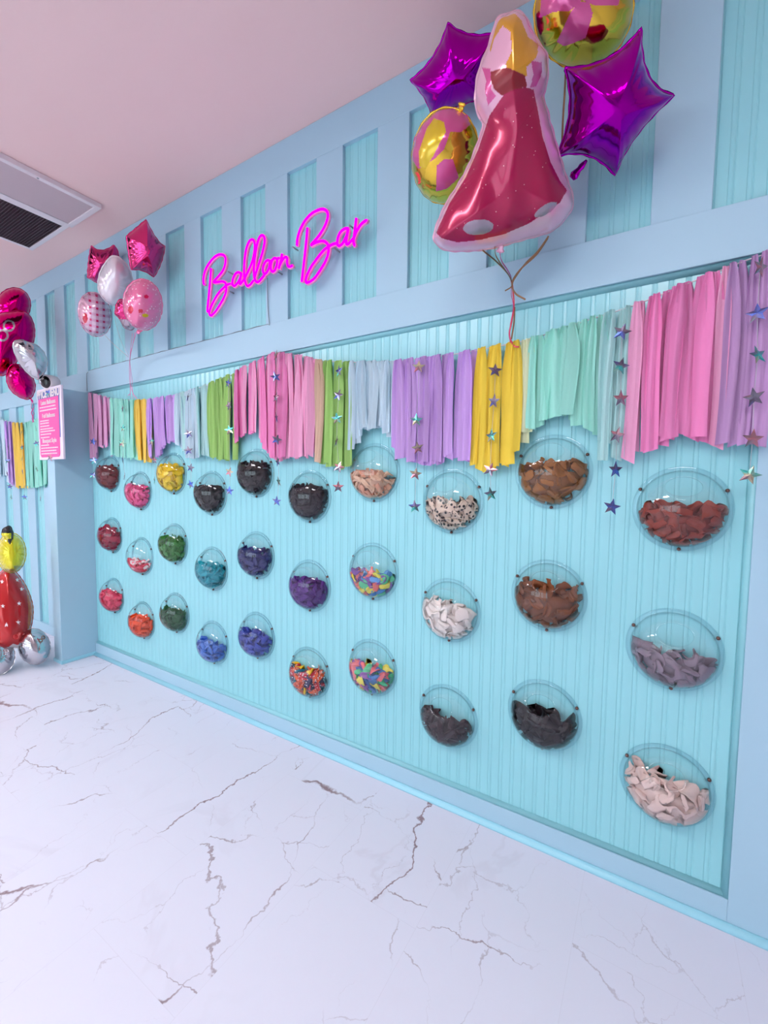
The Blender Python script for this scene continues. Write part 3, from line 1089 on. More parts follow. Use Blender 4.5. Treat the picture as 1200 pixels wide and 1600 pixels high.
garland('fabric strip garland on the far half of the panel, lilac pink end to pink peak',
        [(140, 614), (175, 623.6), (213.5, 626.4), (233, 625), (277, 618), (328, 601), (365, 585), (392, 571), (420, 557), (433, 552)],
        [(138, 714), (155, 715), (158, 698), (173, 697), (175, 710), (190, 712), (212, 717), (234, 722), (236, 714), (250, 713), (262, 695), (268, 687), (280, 696),
         (290, 703), (300, 714), (330, 712), (332, 716), (366, 718), (370, 692), (384, 678), (402, 676), (415, 700), (428, 716), (433, 718)],
        [(140, 'lilac pink'), (176, 'mint'), (214, 'golden'), (234, 'purple'), (278, ['pale blue', 'pale blue', 'pale mint']), (329, 'green'), (366, ['pink', 'pink', 'rose'])],
        84, 11, w=(0.036, 0.056))
garland('fabric strip garland on the near half of the panel, pink peak to lilac end',
        [(433, 552), (442, 553), (470, 557), (502, 565), (550, 567), (616, 566), (700, 556), (748, 548), (828, 532), (904, 506), (990, 479), (1080, 442), (1136, 420), (1166, 408), (1215, 392)],
        [(433, 718), (452, 719), (458, 715), (490, 710), (500, 718), (512, 727), (548, 729), (552, 700), (558, 690), (572, 669), (600, 669), (614, 682), (622, 716), (645, 721),
         (665, 726), (690, 722), (702, 710), (715, 714), (735, 722), (748, 731), (786, 733), (804, 710), (824, 676), (845, 662), (868, 646), (885, 648), (905, 662), (925, 680), (940, 692),
         (944, 716), (984, 716), (988, 703), (1020, 702), (1036, 690), (1050, 682), (1090, 683), (1105, 696), (1150, 698), (1156, 694), (1200, 692)],
        [(433, ['pink', 'rose', 'rose']), (496, 'tan'), (503, 'green'), (550, 'pale blue'), (616, 'purple'), (744, 'yellow'), (817, 'cream'), (831, 'mint'), (944, 'pale mint'),
         (986, ['pink', 'pink', 'pink', 'rose']), (1140, 'lilac')],
        94, 23, w=(0.036, 0.058), xclip=0.43)
garland('fabric strip garland on the wall left of the partition, beside the price board',
        [(-14, 650), (0, 653.7), (12.5, 659), (23.7, 661), (41, 662), (60, 656), (92, 645)],
        [(-14, 742), (12, 744), (14, 755), (23, 757), (25, 760), (41, 761), (43, 761), (60, 761), (76, 758), (100, 752)],
        [(-14, 'pale blue'), (12.5, 'purple'), (23.7, 'golden'), (41, 'mint')],
        50, 37, xclip=-4.19)

# ------------------------------------------------------------------ hanging star strings
def star_mesh(R=0.031):
    V, F = [], []
    for side in (-1, 1):
        V.append((0, side * 0.0022, 0))
        for i in range(10):
            a = PI / 2 + i * PI / 5
            rr = R if i % 2 == 0 else R * 0.42
            V.append((rr * math.cos(a), side * 0.0004, rr * math.sin(a)))
    for s_i, o in enumerate((0, 11)):
        for i in range(10):
            f = (o, o + 1 + i, o + 1 + (i + 1) % 10)
            F.append(f if s_i == 0 else f[::-1])
    for i in range(10):
        F.append((1 + i, 12 + i, 12 + (i + 1) % 10, 1 + (i + 1) % 10))
    return fix_normals(MB().add(V, F).build('tmp', STARF, smooth=False))


tmp = star_mesh(); STARM = tmp.data; bpy.data.objects.remove(tmp)
STARM.name = 'star'
sstr = [
    ('hanging over the lilac pink strips next to the partition', [(146, 690), (147, 720), (146, 742.6)]),
    ('hanging over the far mint strips', [(192, 639), (193, 669), (192, 693), (192.5, 719), (195, 745)]),
    ('hanging over the small purple strips beside the yellow dome', [(237.6, 690), (242, 719), (242, 751)]),
    ('hanging over the far pale blue strips', [(294, 621), (295, 678), (295, 704), (298.5, 731), (298.5, 757)]),
    ('hanging over the far green strips', [(357, 599), (358, 633.5), (359, 672), (359, 737.5), (359, 767)]),
    ('hanging from the pink peak where the garlands meet', [(432, 555), (431, 589), (432, 621), (432.5, 653), (433, 687), (434.5, 721), (436, 752.5), (433, 783)]),
    ('hanging over the near green strips', [(530, 580), (529, 617.5), (527, 654), (526, 690), (530, 730), (529, 761)]),
    ('hanging over the near purple strips', [(654.5, 573.5), (651, 656.5), (653, 700), (649.6, 740.5), (648.5, 791.5)]),
    ('hanging over the near yellow strips', [(774, 579), (772, 627), (768, 681), (766, 734), (767, 772)]),
    ('hanging where pale mint strips meet hot pink ones', [(972, 519), (970, 572), (970, 623), (964, 680), (962, 734), (956, 792)]),
    ('hanging from the lilac end by the wide blue post', [(1188, 418), (1183, 490), (1184, 555), (1178, 621), (1176, 686), (1171, 742)]),
    ('hanging between pale blue and purple strips left of the partition', [(13, 699), (12.5, 720), (12, 740), (16, 760), (18, 777)]),
    ('hanging over the yellow strips left of the partition', [(34, 676), (35, 699), (35.4, 716), (35.6, 737), (39, 777)]),
    ('hanging over the mint strips beside the price board', [(57, 670), (57.5, 693), (58, 733), (64, 779)]),
]
for lab, pts in sstr:
    P3 = [at(a, b, -0.085) for a, b in pts]
    g = empty('star_string', P3[0])
    tag(g, 'string of shiny holographic stars ' + lab, 'star string', 'hanging star strings')
    ln = [P3[0] + np.array([0, 0.03, 0.03])] + P3
    o = MB().tube(np.array(ln), 0.0008, 5).build('thread', STRING); under(o, g)
    for p in P3:
        o = bpy.data.objects.new('star', STARM); COL.objects.link(o); o.parent = g
        o.location = Vector(p) - Vector(g.location) + Vector((0, -0.003, 0))
        o.rotation_euler = (rng.uniform(-0.25, 0.25), rng.uniform(-0.35, 0.35), rng.uniform(-0.7, 0.9))

# ------------------------------------------------------------------ foil balloons
FM = mat('magenta_foil', (168, 0, 166), rough=0.10, metal=1.0)
FPK = mat('pink_foil', (222, 66, 130), rough=0.12, metal=1.0)
FHM = mat('hot_magenta_foil', (214, 0, 110), rough=0.12, metal=1.0)
FG = mat('gold_foil', (226, 190, 70), rough=0.12, metal=1.0)
FS = mat('silver_foil', (205, 205, 210), rough=0.14, metal=1.0)
FSP = mat('silver_print', (176, 160, 172), rough=0.25, metal=0.8)
PRINTC = mat('crimson_print', (186, 30, 84), rough=0.16, metal=0.25, coat=0.8)
SPARK = dot_mat('crimson_sparkle_print', (168, 8, 72), (250, 190, 205), scale=52, size=0.07, rough=0.2, metal=0.3, coat=0.3)
PRINTR = mat('dark_red_print', (132, 4, 26), rough=0.3, metal=0.2, coat=0.25)
PRINTP = mat('pale_pink_print', (232, 176, 200), rough=0.2, metal=0.3, coat=0.8)
PRINTK = mat('rose_print', (214, 84, 150), rough=0.2, metal=0.35, coat=0.7)
PRINTG = mat('golden_print', (214, 152, 34), rough=0.22, metal=0.35, coat=0.6)
PRINTY = mat('yellow_print', (222, 190, 30), rough=0.22, metal=0.35, coat=0.6)
WHITEF = mat('white_foil_print', (226, 218, 226), rough=0.22, metal=0.25, coat=0.8)
PINKDOT = dot_mat('pink_polka_print', (236, 120, 166), (252, 214, 226), scale=46, size=0.2, rough=0.2, metal=0.25, coat=0.7)
REDP = mat('red_print', (206, 16, 60), rough=0.2, metal=0.2, coat=0.6)
DARKP = mat('dark_print', (20, 12, 14), rough=0.3)


def check_mat():
    """white and pink gingham with crimson dots at the crossings"""
    m, nt, b = new_mat('pink_gingham_print')
    N, L = nt.nodes, nt.links
    b.inputs['Roughness'].default_value = 0.22; b.inputs['Metallic'].default_value = 0.2; b.inputs['Coat Weight'].default_value = 0.7
    tc = N.new('ShaderNodeTexCoord'); sep = N.new('ShaderNodeSeparateXYZ'); L.new(tc.outputs['UV'], sep.inputs[0])

    def mth(op, a, c=None):
        n_ = N.new('ShaderNodeMath'); n_.operation = op
        for i, v_ in enumerate((a, c)):
            if v_ is None: continue
            if isinstance(v_, (int, float)): n_.inputs[i].default_value = v_
            else: L.new(v_, n_.inputs[i])
        return n_.outputs[0]
    fx = mth('FRACT', mth('MULTIPLY', sep.outputs[0], 26.0)); fy = mth('FRACT', mth('MULTIPLY', sep.outputs[1], 26.0))
    bx = mth('LESS_THAN', fx, 0.45); by = mth('LESS_THAN', fy, 0.45)
    gx = mth('MULTIPLY', mth('ADD', bx, by), 0.5)
    dx = mth('SUBTRACT', fx, 0.225); dy = mth('SUBTRACT', fy, 0.225)
    dot = mth('LESS_THAN', mth('ADD', mth('MULTIPLY', dx, dx), mth('MULTIPLY', dy, dy)), 0.03)
    m1 = N.new('ShaderNodeMix'); m1.data_type = 'RGBA'; m1.inputs[6].default_value = lin((214, 186, 204)); m1.inputs[7].default_value = lin((200, 120, 165))
    L.new(gx, m1.inputs[0])
    m2 = N.new('ShaderNodeMix'); m2.data_type = 'RGBA'; m2.inputs[7].default_value = lin((190, 20, 80))
    L.new(m1.outputs[2], m2.inputs[6]); L.new(dot, m2.inputs[0]); L.new(m2.outputs[2], b.inputs['Base Color'])
    return m


GINGHAM = check_mat()


def ellipse_px(cx, cy, rx, ry, rot=0.0, n=48):
    a = np.linspace(0, 2 * PI, n, endpoint=False)
    c, s = math.cos(rot), math.sin(rot)
    return np.stack([cx + rx * np.cos(a) * c - ry * np.sin(a) * s, cy + rx * np.cos(a) * s + ry * np.sin(a) * c], 1)


def star_px(tips, valleys, k=12):
    out = []
    n_ = len(tips)
    for i in range(n_):
        A, Vv, B = np.array(tips[i], float), np.array(valleys[i], float), np.array(tips[(i + 1) % n_], float)
        ctl = 2 * Vv - (A + B) / 2
        for t in np.linspace(0, 1, k, endpoint=False):
            out.append((1 - t) ** 2 * A + 2 * t * (1 - t) * ctl + t * t * B)
    return np.array(out)


def seg_dist(P, O):
    A, B = O, np.roll(O, -1, 0)
    d = B - A
    L2 = (d ** 2).sum(1) + 1e-12
    t = np.clip(((P[:, None] - A) * d).sum(-1) / L2, 0, 1)
    return np.sqrt((((A + t[..., None] * d) - P[:, None]) ** 2).sum(-1)).min(1)


def foil_mesh(opx, c, nrm, T, rings=26, D=None, zones=None, pucker=0.03, npk=None, cpx=None, power=0.62, ripple=None, NA_=150):
    """an outline (pixels) laid on the plane through c with normal nrm, blown up to half-thickness T. Returns MB in world space."""
    nrm = np.array(nrm, float); nrm /= np.linalg.norm(nrm)
    c = np.array(c, float)
    O3 = np.array([ray_plane(p[0], p[1], c, nrm) for p in opx])
    up_ = np.array([0, 0, 1.0]); e1 = np.cross(up_, nrm); e1 /= np.linalg.norm(e1); e2 = np.cross(nrm, e1)
    O2 = np.stack([(O3 - c) @ e1, (O3 - c) @ e2], 1)
    # even spacing along the outline
    cl = np.concatenate([O2, O2[:1]]); s = np.concatenate([[0], np.cumsum(np.linalg.norm(np.diff(cl, axis=0), axis=1))])
    na = NA_
    ss = np.linspace(0, s[-1], na, endpoint=False)
    O2 = np.stack([np.interp(ss, s, cl[:, 0]), np.interp(ss, s, cl[:, 1])], 1)
    cen = O2.mean(0) if cpx is None else (lambda q: np.array([np.dot(q - c, e1), np.dot(q - c, e2)]))(ray_plane(cpx[0], cpx[1], c, nrm))
    tt = 1 - np.sin(PI / 2 * np.linspace(0, 1, rings)) ** 1.3      # 1 .. 0, dense at the rim
    tt = np.linspace(1, 0, rings) ** 0.75
    tt[-1] = 0.02
    P2 = np.concatenate([cen + (O2 - cen) * t for t in tt])
    dist = seg_dist(P2, O2)
    DD_ = D or dist.max()
    th = T * (1 - (1 - np.clip(dist / DD_, 0, 1)) ** 2) ** power
    th = th.reshape(rings, na)
    for _ in range(3):
        th[1:-1] = 0.5 * th[1:-1] + 0.125 * (np.roll(th, 1, 1)[1:-1] + np.roll(th, -1, 1)[1:-1] + th[:-2] + th[2:])
    th[0] = 0.0007
    npk = npk or int(s[-1] / 0.045)
    ang = np.arange(na) / na * 2 * PI
    d2 = dist.reshape(rings, na)
    puck = 1 + 0.16 * np.sin(ang * npk + 1.5 * np.sin(3 * ang))[None] * np.exp(-d2 / (pucker * 0.45))
    th = th * np.where(d2 > 0.001, np.clip(puck, 0.3, 2), 1)
    if ripple is not None: th = th * (1 + ripple(P2).reshape(rings, na))
    # seam flange
    nout = O2 - cen
    tan = np.roll(O2, -1, 0) - np.roll(O2, 1, 0)
    nout = np.stack([tan[:, 1], -tan[:, 0]], 1); nout /= np.linalg.norm(nout, axis=1)[:, None] + 1e-9
    if (nout * (O2 - cen)).sum() < 0: nout = -nout
    FL = O2 + nout * (0.004 + 0.0010 * np.sin(ang * npk)[:, None])
    P2a = np.concatenate([FL, P2]); tha = np.concatenate([np.full(na, 0.0004), th.reshape(-1)])
    front = c + P2a[:, :1] * e1 + P2a[:, 1:] * e2 + tha[:, None] * nrm
    back = c + P2a[:, :1] * e1 + P2a[:, 1:] * e2 - tha[:, None] * nrm
    V = np.concatenate([front, back])
    n1 = len(front)
    R_ = rings + 1
    F, mi = [], []
    flat3 = c + P2a[:, :1] * e1 + P2a[:, 1:] * e2
    fpx = proj(front)
    ccw = np.cross(np.append(O2[1] - O2[0], 0), np.append(cen - O2[0], 0))[2] > 0
    for side in (0, 1):
        o = side * n1
        for i in range(R_ - 1):
            for j in range(na):
                j2 = (j + 1) % na
                q = (o + i * na + j, o + i * na + j2, o + (i + 1) * na + j2, o + (i + 1) * na + j)
                if (side == 0) != ccw: q = q[::-1]
                F.append(q)
                z = 0
                if zones and side == 0:
                    z = zones(*(fpx[[i * na + j, i * na + j2, (i + 1) * na + j2, (i + 1) * na + j]].mean(0)), i / R_)
                mi.append(z)
        q = tuple(o + (R_ - 1) * na + j for j in range(na))
        if (side == 0) != ccw: q = q[::-1]
        F.append(q); mi.append(zones(*fpx[(R_ - 1) * na], 1.0) if zones and side == 0 else 0)
    for j in range(na):
        j2 = (j + 1) % na
        F.append((j, n1 + j, n1 + j2, j2)); mi.append(0)
    uv = np.concatenate([P2a, P2a])
    return MB().add(V, F, mi), uv, (c, e1, e2, nrm)


def foil_balloon(label, opx, centre_px, Y, nrm, T, mats, zones=None, tail=None, cat='balloon', name='foil_balloon', group=None, **kw):
    c = at(centre_px[0], centre_px[1], Y)
    mb, uv, fr = foil_mesh(opx, c, nrm, T, zones=zones, cpx=centre_px, **kw)
    o = mb.build(name, mats, origin=c)
    uvl = o.data.uv_layers.new(name='print')
    li = np.zeros(len(o.data.loops), int); o.data.loops.foreach_get('vertex_index', li)
    uvl.data.foreach_set('uv', uv[li].reshape(-1))
    tag(o, label, cat, group)
    if tail:
        # filling neck: a flat crimped tab
        p0, p1 = [ray_plane(q[0], q[1], c, fr[3]) for q in tail]
        tb = MB()
        k = 7
        pts = np.array([p0 + (p1 - p0) * t for t in np.linspace(-0.25, 1, k)])
        rad = [0.004, 0.008, 0.011, 0.009, 0.013, 0.016, 0.010]
        tb.tube(pts, np.array(rad) * 1.1, 10, flat=0.3)
        t_ = tb.build('filling_neck', mats[0] if isinstance(mats, list) else mats); under(t_, o)
    return o, fr


def facing(px, py, Y, lean=(0, 0, 0)):
    """unit vector from a place towards the viewer, plus a lean"""
    p = at(px, py, Y); n_ = CAM - p; n_ /= np.linalg.norm(n_)
    n_ = n_ + np.array(lean); return n_ / np.linalg.norm(n_)


_BB = {}


def inside(px, py, poly):
    bb = _BB.get(id(poly))
    if bb is None:
        q = np.asarray(poly)
        bb = _BB[id(poly)] = (q[:, 0].min(), q[:, 0].max(), q[:, 1].min(), q[:, 1].max(), poly)
    if px < bb[0] or px > bb[1] or py < bb[2] or py > bb[3]: return False
    n_ = len(poly); r = False
    j = n_ - 1
    for i in range(n_):
        xi, yi = poly[i]; xj, yj = poly[j]
        if (yi > py) != (yj > py) and px < (xj - xi) * (py - yi) / (yj - yi) + xi: r = not r
        j = i
    return r


# --- bunch over the near garland
gl = [(152, 1470), (155, 1500), (185, 1540), (240, 1565), (330, 1568), (440, 1562), (560, 1540), (700, 1500), (860, 1455), (920, 1420), (960, 1380), (1005, 1320), (1020, 1260),
      (1010, 1200), (975, 1100), (945, 1000), (915, 900), (888, 800), (874, 760), (862, 700), (842, 640), (832, 600), (848, 560), (860, 480), (862, 400), (850, 330), (800, 260), (770, 200),
      (745, 150), (725, 110), (700, 82), (670, 74), (640, 80), (560, 110), (535, 150), (520, 200), (503, 260), (478, 330), (448, 400), (425, 480), (413, 560), (412, 620),
      (418, 680), (438, 730), (458, 770), (452, 820), (422, 900), (385, 1000), (335, 1100), (275, 1200), (235, 1260), (205, 1320), (180, 1380), (165, 1420)]
gown_px = smooth_line([(640 + a / 4, b / 4) for a, b in gl], 4, True)
C4 = lambda L: [(640 + a / 4, b / 4) for a, b in L]
skirt = C4([(590, 590), (650, 560), (720, 545), (775, 560), (800, 680), (830, 850), (880, 1010), (940, 1130), (985, 1190), (940, 1265), (850, 1330), (740, 1400), (600, 1460), (560, 1470), (440, 1500),
            (300, 1515), (200, 1490), (165, 1455), (250, 1270), (350, 1110), (430, 930), (500, 720)])
bodice = C4([(505, 450), (560, 430), (620, 425), (720, 470), (735, 540), (650, 560), (580, 600), (530, 560), (510, 510)])
goldz = C4([(560, 110), (660, 85), (700, 130), (740, 230), (810, 280), (790, 360), (730, 420), (735, 470), (690, 515), (630, 500), (600, 400), (640, 320), (630, 200), (580, 160), (530, 240), (505, 330), (500, 280), (530, 170)])
scroll1 = ellipse_px(640 + 430 / 4, 1420 / 4, 24, 12, -0.1)
scroll2 = ellipse_px(640 + 850 / 4, 1310 / 4, 20, 7, -0.55)
sleeve1 = C4([(450, 420), (505, 430), (510, 560), (540, 600), (490, 660), (470, 560), (480, 500)])
sleeve2 = C4([(760, 380), (825, 390), (830, 450), (790, 540), (750, 550), (775, 470)])


def gown_zone(x, y, ring):
    if ring < 0.06: return 0
    if inside(x, y, scroll1) or inside(x, y, scroll2): return 4
    if inside(x, y, skirt): return 1
    if inside(x, y, bodice): return 2
    if inside(x, y, goldz): return 3
    if inside(x, y, sleeve1) or inside(x, y, sleeve2): return 5
    return 0


foil_balloon('large gown-shaped foil balloon, crimson below and pale pink above, over the near garland', gown_px, (786, 245), -0.36, facing(786, 245, -0.36, (0.05, 0, 0.12)), 0.115,
             [PRINTP, SPARK, PRINTR, PRINTG, FSP, PRINTK], gown_zone, tail=((783, 384), (781, 395)), D=0.15, rings=120, NA_=380, pucker=0.018, ripple=lambda P: 0.035 * np.sin(70 * P[:, 0] / (1.0 + 0.9 * np.clip(0.1 - P[:, 1], 0, 1))) * np.clip(0.12 - P[:, 1], 0, 0.2) / 0.2)

foil_balloon('magenta foil star balloon to the right of the gown-shaped balloon',
             star_px([(1001.5, 44), (1054, 148.5), (961, 274), (870, 244), (882.5, 106)], [(1013, 118), (994, 212), (920, 243), (890, 172), (948, 92)]),
             (955, 165), -0.25, facing(955, 165, -0.25, (0.25, 0, -0.15)), 0.125, FM, tail=((912, 256), (893, 279)), D=0.15, pucker=0.03)
foil_balloon('magenta foil star balloon tucked left of the gown-shaped balloon, against the ceiling',
             star_px([(700, 36), (777, 50), (765, 150), (675, 182), (641.5, 125)], [(735, 54), (768, 100), (722, 163), (663, 152), (677, 88)]),
             (718, 108), -0.17, facing(718, 108, -0.17, (-0.15, 0, -0.3)), 0.11, FM, D=0.14, pucker=0.03)


def round_zone(cx, cy, rx, ry, patches):
    def z(x, y, ring):
        for i, p in patches:
            if inside(x, y, p): return i
        return 0
    return z


pz = [(1, ellipse_px(690, 213, 46, 38, 0.3)), ]
dl = lambda L: [(630 + a / 5.16, 20 + b / 5.16) for a, b in L]
pz = [(2, dl([(270, 1230), (330, 1180), (400, 1180), (450, 1330), (350, 1420), (265, 1440)])),
      (3, dl([(190, 930), (250, 850), (330, 880), (345, 960), (300, 1040), (250, 1140), (180, 1260), (130, 1240), (125, 1120)])),
      (1, dl([(70, 1180), (90, 1010), (170, 890), (280, 790), (400, 770), (520, 830), (540, 900), (470, 960), (380, 960), (330, 1100), (250, 1180), (120, 1260)]))]
foil_balloon('round gold foil balloon with pink and yellow print left of the gown-shaped balloon', ellipse_px(696, 243, 51.5, 75, 0.10), (696, 243), -0.27,
             facing(696, 243, -0.27, (-0.25, 0, -0.05)), 0.12, [FG, PRINTK, PRINTK, PRINTY], round_zone(0, 0, 0, 0, pz), rings=60, NA_=260, tail=((720, 172), (722, 160)))
d2_ = lambda L: [(830 + a / 7.06, b / 7.06) for a, b in L]
pz = [(2, d2_([(430, 140), (520, 20), (640, 20), (680, 150), (600, 420), (480, 470), (360, 510), (280, 460), (360, 300)])),
      (1, d2_([(90, 200), (130, -250), (700, -400), (1000, -100), (960, 60), (700, 60), (560, 0), (430, 120), (250, 130)]))]
foil_balloon('round gold foil balloon with rose print, half cut off by the top of the photo', ellipse_px(912, 14, 76, 94, 0.25), (912, 14), -0.24,
             facing(912, 14, -0.24, (0.1, 0, -0.1)), 0.125, [FG, PRINTK, PRINTK], round_zone(0, 0, 0, 0, pz), rings=60, NA_=260)

# --- bunch over the far garland (character prints left plain)
foil_balloon('pink foil star balloon, the upper right one of the far bunch',
             star_px([(228, 343.5), (257.5, 385), (240, 433), (205, 421.5), (197.5, 369)], [(244, 372), (251, 412), (223, 423), (201, 398), (211, 358)]),
             (226, 392), -0.2, facing(226, 392, -0.2, (0.35, 0, -0.1)), 0.13, FPK, D=0.15, pucker=0.03)
foil_balloon('pink foil star balloon half hidden behind the plain white balloon',
             star_px([(142.7, 384), (178, 383), (186, 408), (153, 442.5), (136.7, 433.5)], [(159, 391), (184, 393), (172, 428), (145, 438), (138.5, 408)]),
             (159, 411), -0.14, facing(159, 411, -0.14, (-0.2, 0, -0.1)), 0.10, FPK, D=0.13, pucker=0.03)
foil_balloon('plain white rounded foil balloon in the middle of the far bunch', smooth_line([(172, 402), (186, 402), (201, 418), (207, 440), (205, 458), (196, 472), (177, 477), (161, 466), (153, 448), (157, 424)], 5, True),
             (181, 440), -0.25, facing(181, 440, -0.25, (-0.2, 0, -0.1)), 0.11, WHITEF)
foil_balloon('round pink foil balloon with white polka dots in the far bunch', ellipse_px(223, 476, 30.5, 40, -0.1), (223, 476), -0.28, facing(223, 476, -0.28, (-0.25, 0, -0.1)), 0.14,
             [PINKDOT, REDP, PRINTY], round_zone(0, 0, 0, 0, [(1, ellipse_px(204, 484, 4, 6)), (1, ellipse_px(228.5, 463.5, 3.5, 3)), (1, ellipse_px(220, 486, 4, 3)), (2, ellipse_px(227, 493, 5, 3))]),
             tail=((222, 515), (214, 520)))
foil_balloon('round pink gingham foil balloon with crimson dots, lowest left of the far bunch', ellipse_px(148, 491, 25, 35, -0.25), (148, 491), -0.26, facing(148, 491, -0.26, (0.1, 0, -0.1)), 0.15,
             [GINGHAM, PRINTP, REDP], round_zone(0, 0, 0, 0, [(2, ellipse_px(133, 497, 4, 8)), (1, ellipse_px(130, 485, 9, 22, -0.25))]))
foil_balloon('small rose pink foil balloon with silver foot under the plain white balloon', smooth_line([(185, 470), (198, 470), (207, 485), (212, 505), (206, 515), (194, 511), (187, 498), (180, 489)], 5, True),
             (196, 491), -0.25, facing(196, 491, -0.25), 0.06, [FSP, FPK], lambda x, y, r: 1 if y < 499 else 0)

# --- bunch at the left edge
foil_balloon('hot magenta foil balloon topmost in the bunch at the left edge', ellipse_px(20, 479, 27, 30, 0.5), (20, 479), -0.31, facing(20, 479, -0.31, (0.1, 0, 0)), 0.13, FHM)
mzone = lambda x, y, r: 1 if (abs(math.hypot(x - 14, y - 509) - 8) < 1.6 or abs(math.hypot(x - 4, y - 524) - 8) < 1.6) else 0
foil_balloon('big hot magenta foil balloon with silvery scroll print at the left edge', smooth_line([(16, 487), (33, 485), (47, 494), (54, 513), (52, 535), (42, 545), (30, 560), (18, 576), (4, 587), (-14, 580), (-24, 550), (-20, 510), (-4, 492)], 5, True),
             (16, 531), -0.37, facing(16, 531, -0.37), 0.13, [FHM, FSP], mzone, rings=44, tail=((20, 575), (24, 581)))
foil_balloon('silver heart-like foil balloon seen edge-on in the left edge bunch', smooth_line([(22, 534), (33, 531), (45, 535), (56.5, 539), (68, 550), (73.5, 566), (69, 583), (62, 593), (49, 588), (36, 575), (25, 557), (20.4, 543)], 5, True),
             (48, 561), -0.41, facing(48, 561, -0.41, (0.25, 0, 0)), 0.11, FS, tail=((61, 591), (63, 600)))
foil_balloon('hot magenta foil balloon lowest in the bunch at the left edge', smooth_line([(26, 569), (40, 575), (52, 592), (55, 606), (50, 620), (42, 624), (30, 620), (18, 611), (11, 597), (11, 581), (17, 571)], 5, True),
             (33, 597), -0.33, facing(33, 597, -0.33, (0.1, 0, 0)), 0.12, FHM, tail=((47, 621), (51, 628)))
foil_balloon('pale silver foil balloon peeking from behind the left edge bunch', ellipse_px(-2, 497, 14, 9), (-2, 497), -0.28, facing(-2, 497, -0.28), 0.06, FS)

# ------------------------------------------------------------------ ribbons
RIBP = mat('pink_curling_ribbon', (236, 130, 186), rough=0.3, metal=0.1)
RIBR = mat('coral_curling_ribbon', (214, 70, 90), rough=0.3, metal=0.1)
RIBG = mat('gold_curling_ribbon', (150, 112, 80), rough=0.3, metal=0.5)
RIBM = mat('magenta_curling_ribbon', (206, 40, 140), rough=0.3, metal=0.2)


def ribbons(label, lines, w=0.0035):
    g = empty('ribbon_bundle', at(*lines[0][1][-1][:2], lines[0][1][-1][2]))
    tag(g, label, 'ribbon')
    for m_, pts in lines:
        L3 = smooth_line([at(a, b, y) for a, b, y in pts], 6)
        o = MB().tube(L3, w, 6, flat=0.35).build('ribbon', m_); under(o, g)


ribbons('curling ribbons tying the bunch with the gown-shaped balloon to the near garland', [
    (RIBR, [(799, 438, -.1), (801, 450, -.08), (803, 476, -.06), (800, 500, -.055), (796, 520, -.05), (798, 534, -.05)]),
    (RIBM, [(781, 395, -.3), (784, 408, -.24), (793, 422, -.16), (799, 436, -.1), (799, 460, -.07), (802, 480, -.06), (797, 510, -.05), (797, 536, -.05)]),
    (RIBG, [(754, 391, -.3), (775, 408, -.22), (793, 427, -.15), (800, 441, -.1)]),
    (RIBG, [(773, 386, -.28), (776, 402, -.24), (795, 430, -.14), (800, 440, -.1)]),
    (RIBG, [(857, 369, -.22), (840, 393, -.18), (820, 413, -.14), (803, 437, -.1), (799, 448, -.1), (789, 454.5, -.1)]),
    (RIBG, [(856, 372, -.21), (838, 398, -.17), (812, 422, -.13), (800, 442, -.1), (805, 458, -.1), (821, 468, -.1)]),
    (RIBR, [(798, 532, -.05), (804, 541, -.06), (811, 542, -.06)]),
    (RIBG, [(884, 110, -.25), (882, 150, -.2), (879, 200, -.2), (878, 245, -.2)]),
    (RIBG, [(804, 480, -.05), (803, 505, -.04), (799, 530, -.04)]),
])
ribbons('pink curling ribbons tying the far bunch to the far garland', [
    (RIBP, [(211, 520, -.26), (206, 545, -.16), (203, 565, -.1), (206, 590, -.07), (208, 625, -.05)]),
    (RIBP, [(207, 521, -.26), (204, 545, -.16), (202, 575, -.1), (203, 600, -.07), (204, 622, -.05)]),
    (RIBP, [(213, 519, -.26), (207, 540, -.18), (203, 560, -.12), (204, 610, -.07), (200, 618, -.06)]),
    (RIBP, [(204, 600, -.06), (208, 615, -.06), (214, 623, -.06)]),
    (STRING, [(176, 478, -.28), (181, 505, -.2), (190, 535, -.14), (201, 556, -.1)]),
    (STRING, [(160, 520, -.24), (180, 540, -.16), (201, 558, -.1)]),
])
ribbons('twisted magenta ribbon dangling under the bunch at the left edge', [
    (RIBM, [(51, 628, -.34), (53, 636, -.3), (49, 645, -.3), (52, 653, -.3), (51, 660, -.3)]),
    (RIBM, [(50, 628, -.34), (49, 637, -.3), (53, 646, -.3), (50, 654, -.3), (53, 659, -.3)]),
], 0.006)

# ------------------------------------------------------------------ standing foil balloon by the partition
YS = -0.50
RED = mat('red_foil_print', (190, 14, 18), rough=0.18, metal=0.3, coat=0.7)
ORG = mat('orange_foil_print', (206, 100, 30), rough=0.2, metal=0.3, coat=0.6)
YEL = mat('yellow_foil_print', (226, 214, 16), rough=0.16, metal=0.4, coat=0.7)
OLV = mat('olive_rim_print', (168, 160, 80), rough=0.2, metal=0.4, coat=0.5)
WPR = mat('white_star_print', (245, 235, 235), rough=0.25, metal=0.1, coat=0.5)
cS = at(16, 960, YS)
fig = empty('standing_foil_balloon', (cS[0], cS[1], 0.0))
tag(fig, 'tall standing foil balloon, red starry body, yellow top and silver feet, beside the partition', 'balloon')


def fig_part(nm, opx, cpx, Yp, nrm, T, mats, zones=None, **kw):
    c = at(cpx[0], cpx[1], Yp)
    mb, uv, fr = foil_mesh(opx, c, nrm, T, zones=zones, cpx=cpx, **kw)
    o = mb.build(nm, mats, origin=c); under(o, fig)
    return o


s5 = [(3.5, 909), (27, 906), (34, 920.5), (30, 943), (4.5, 947), (10, 976), (28.5, 972.5), (-12, 930), (-8, 965)]


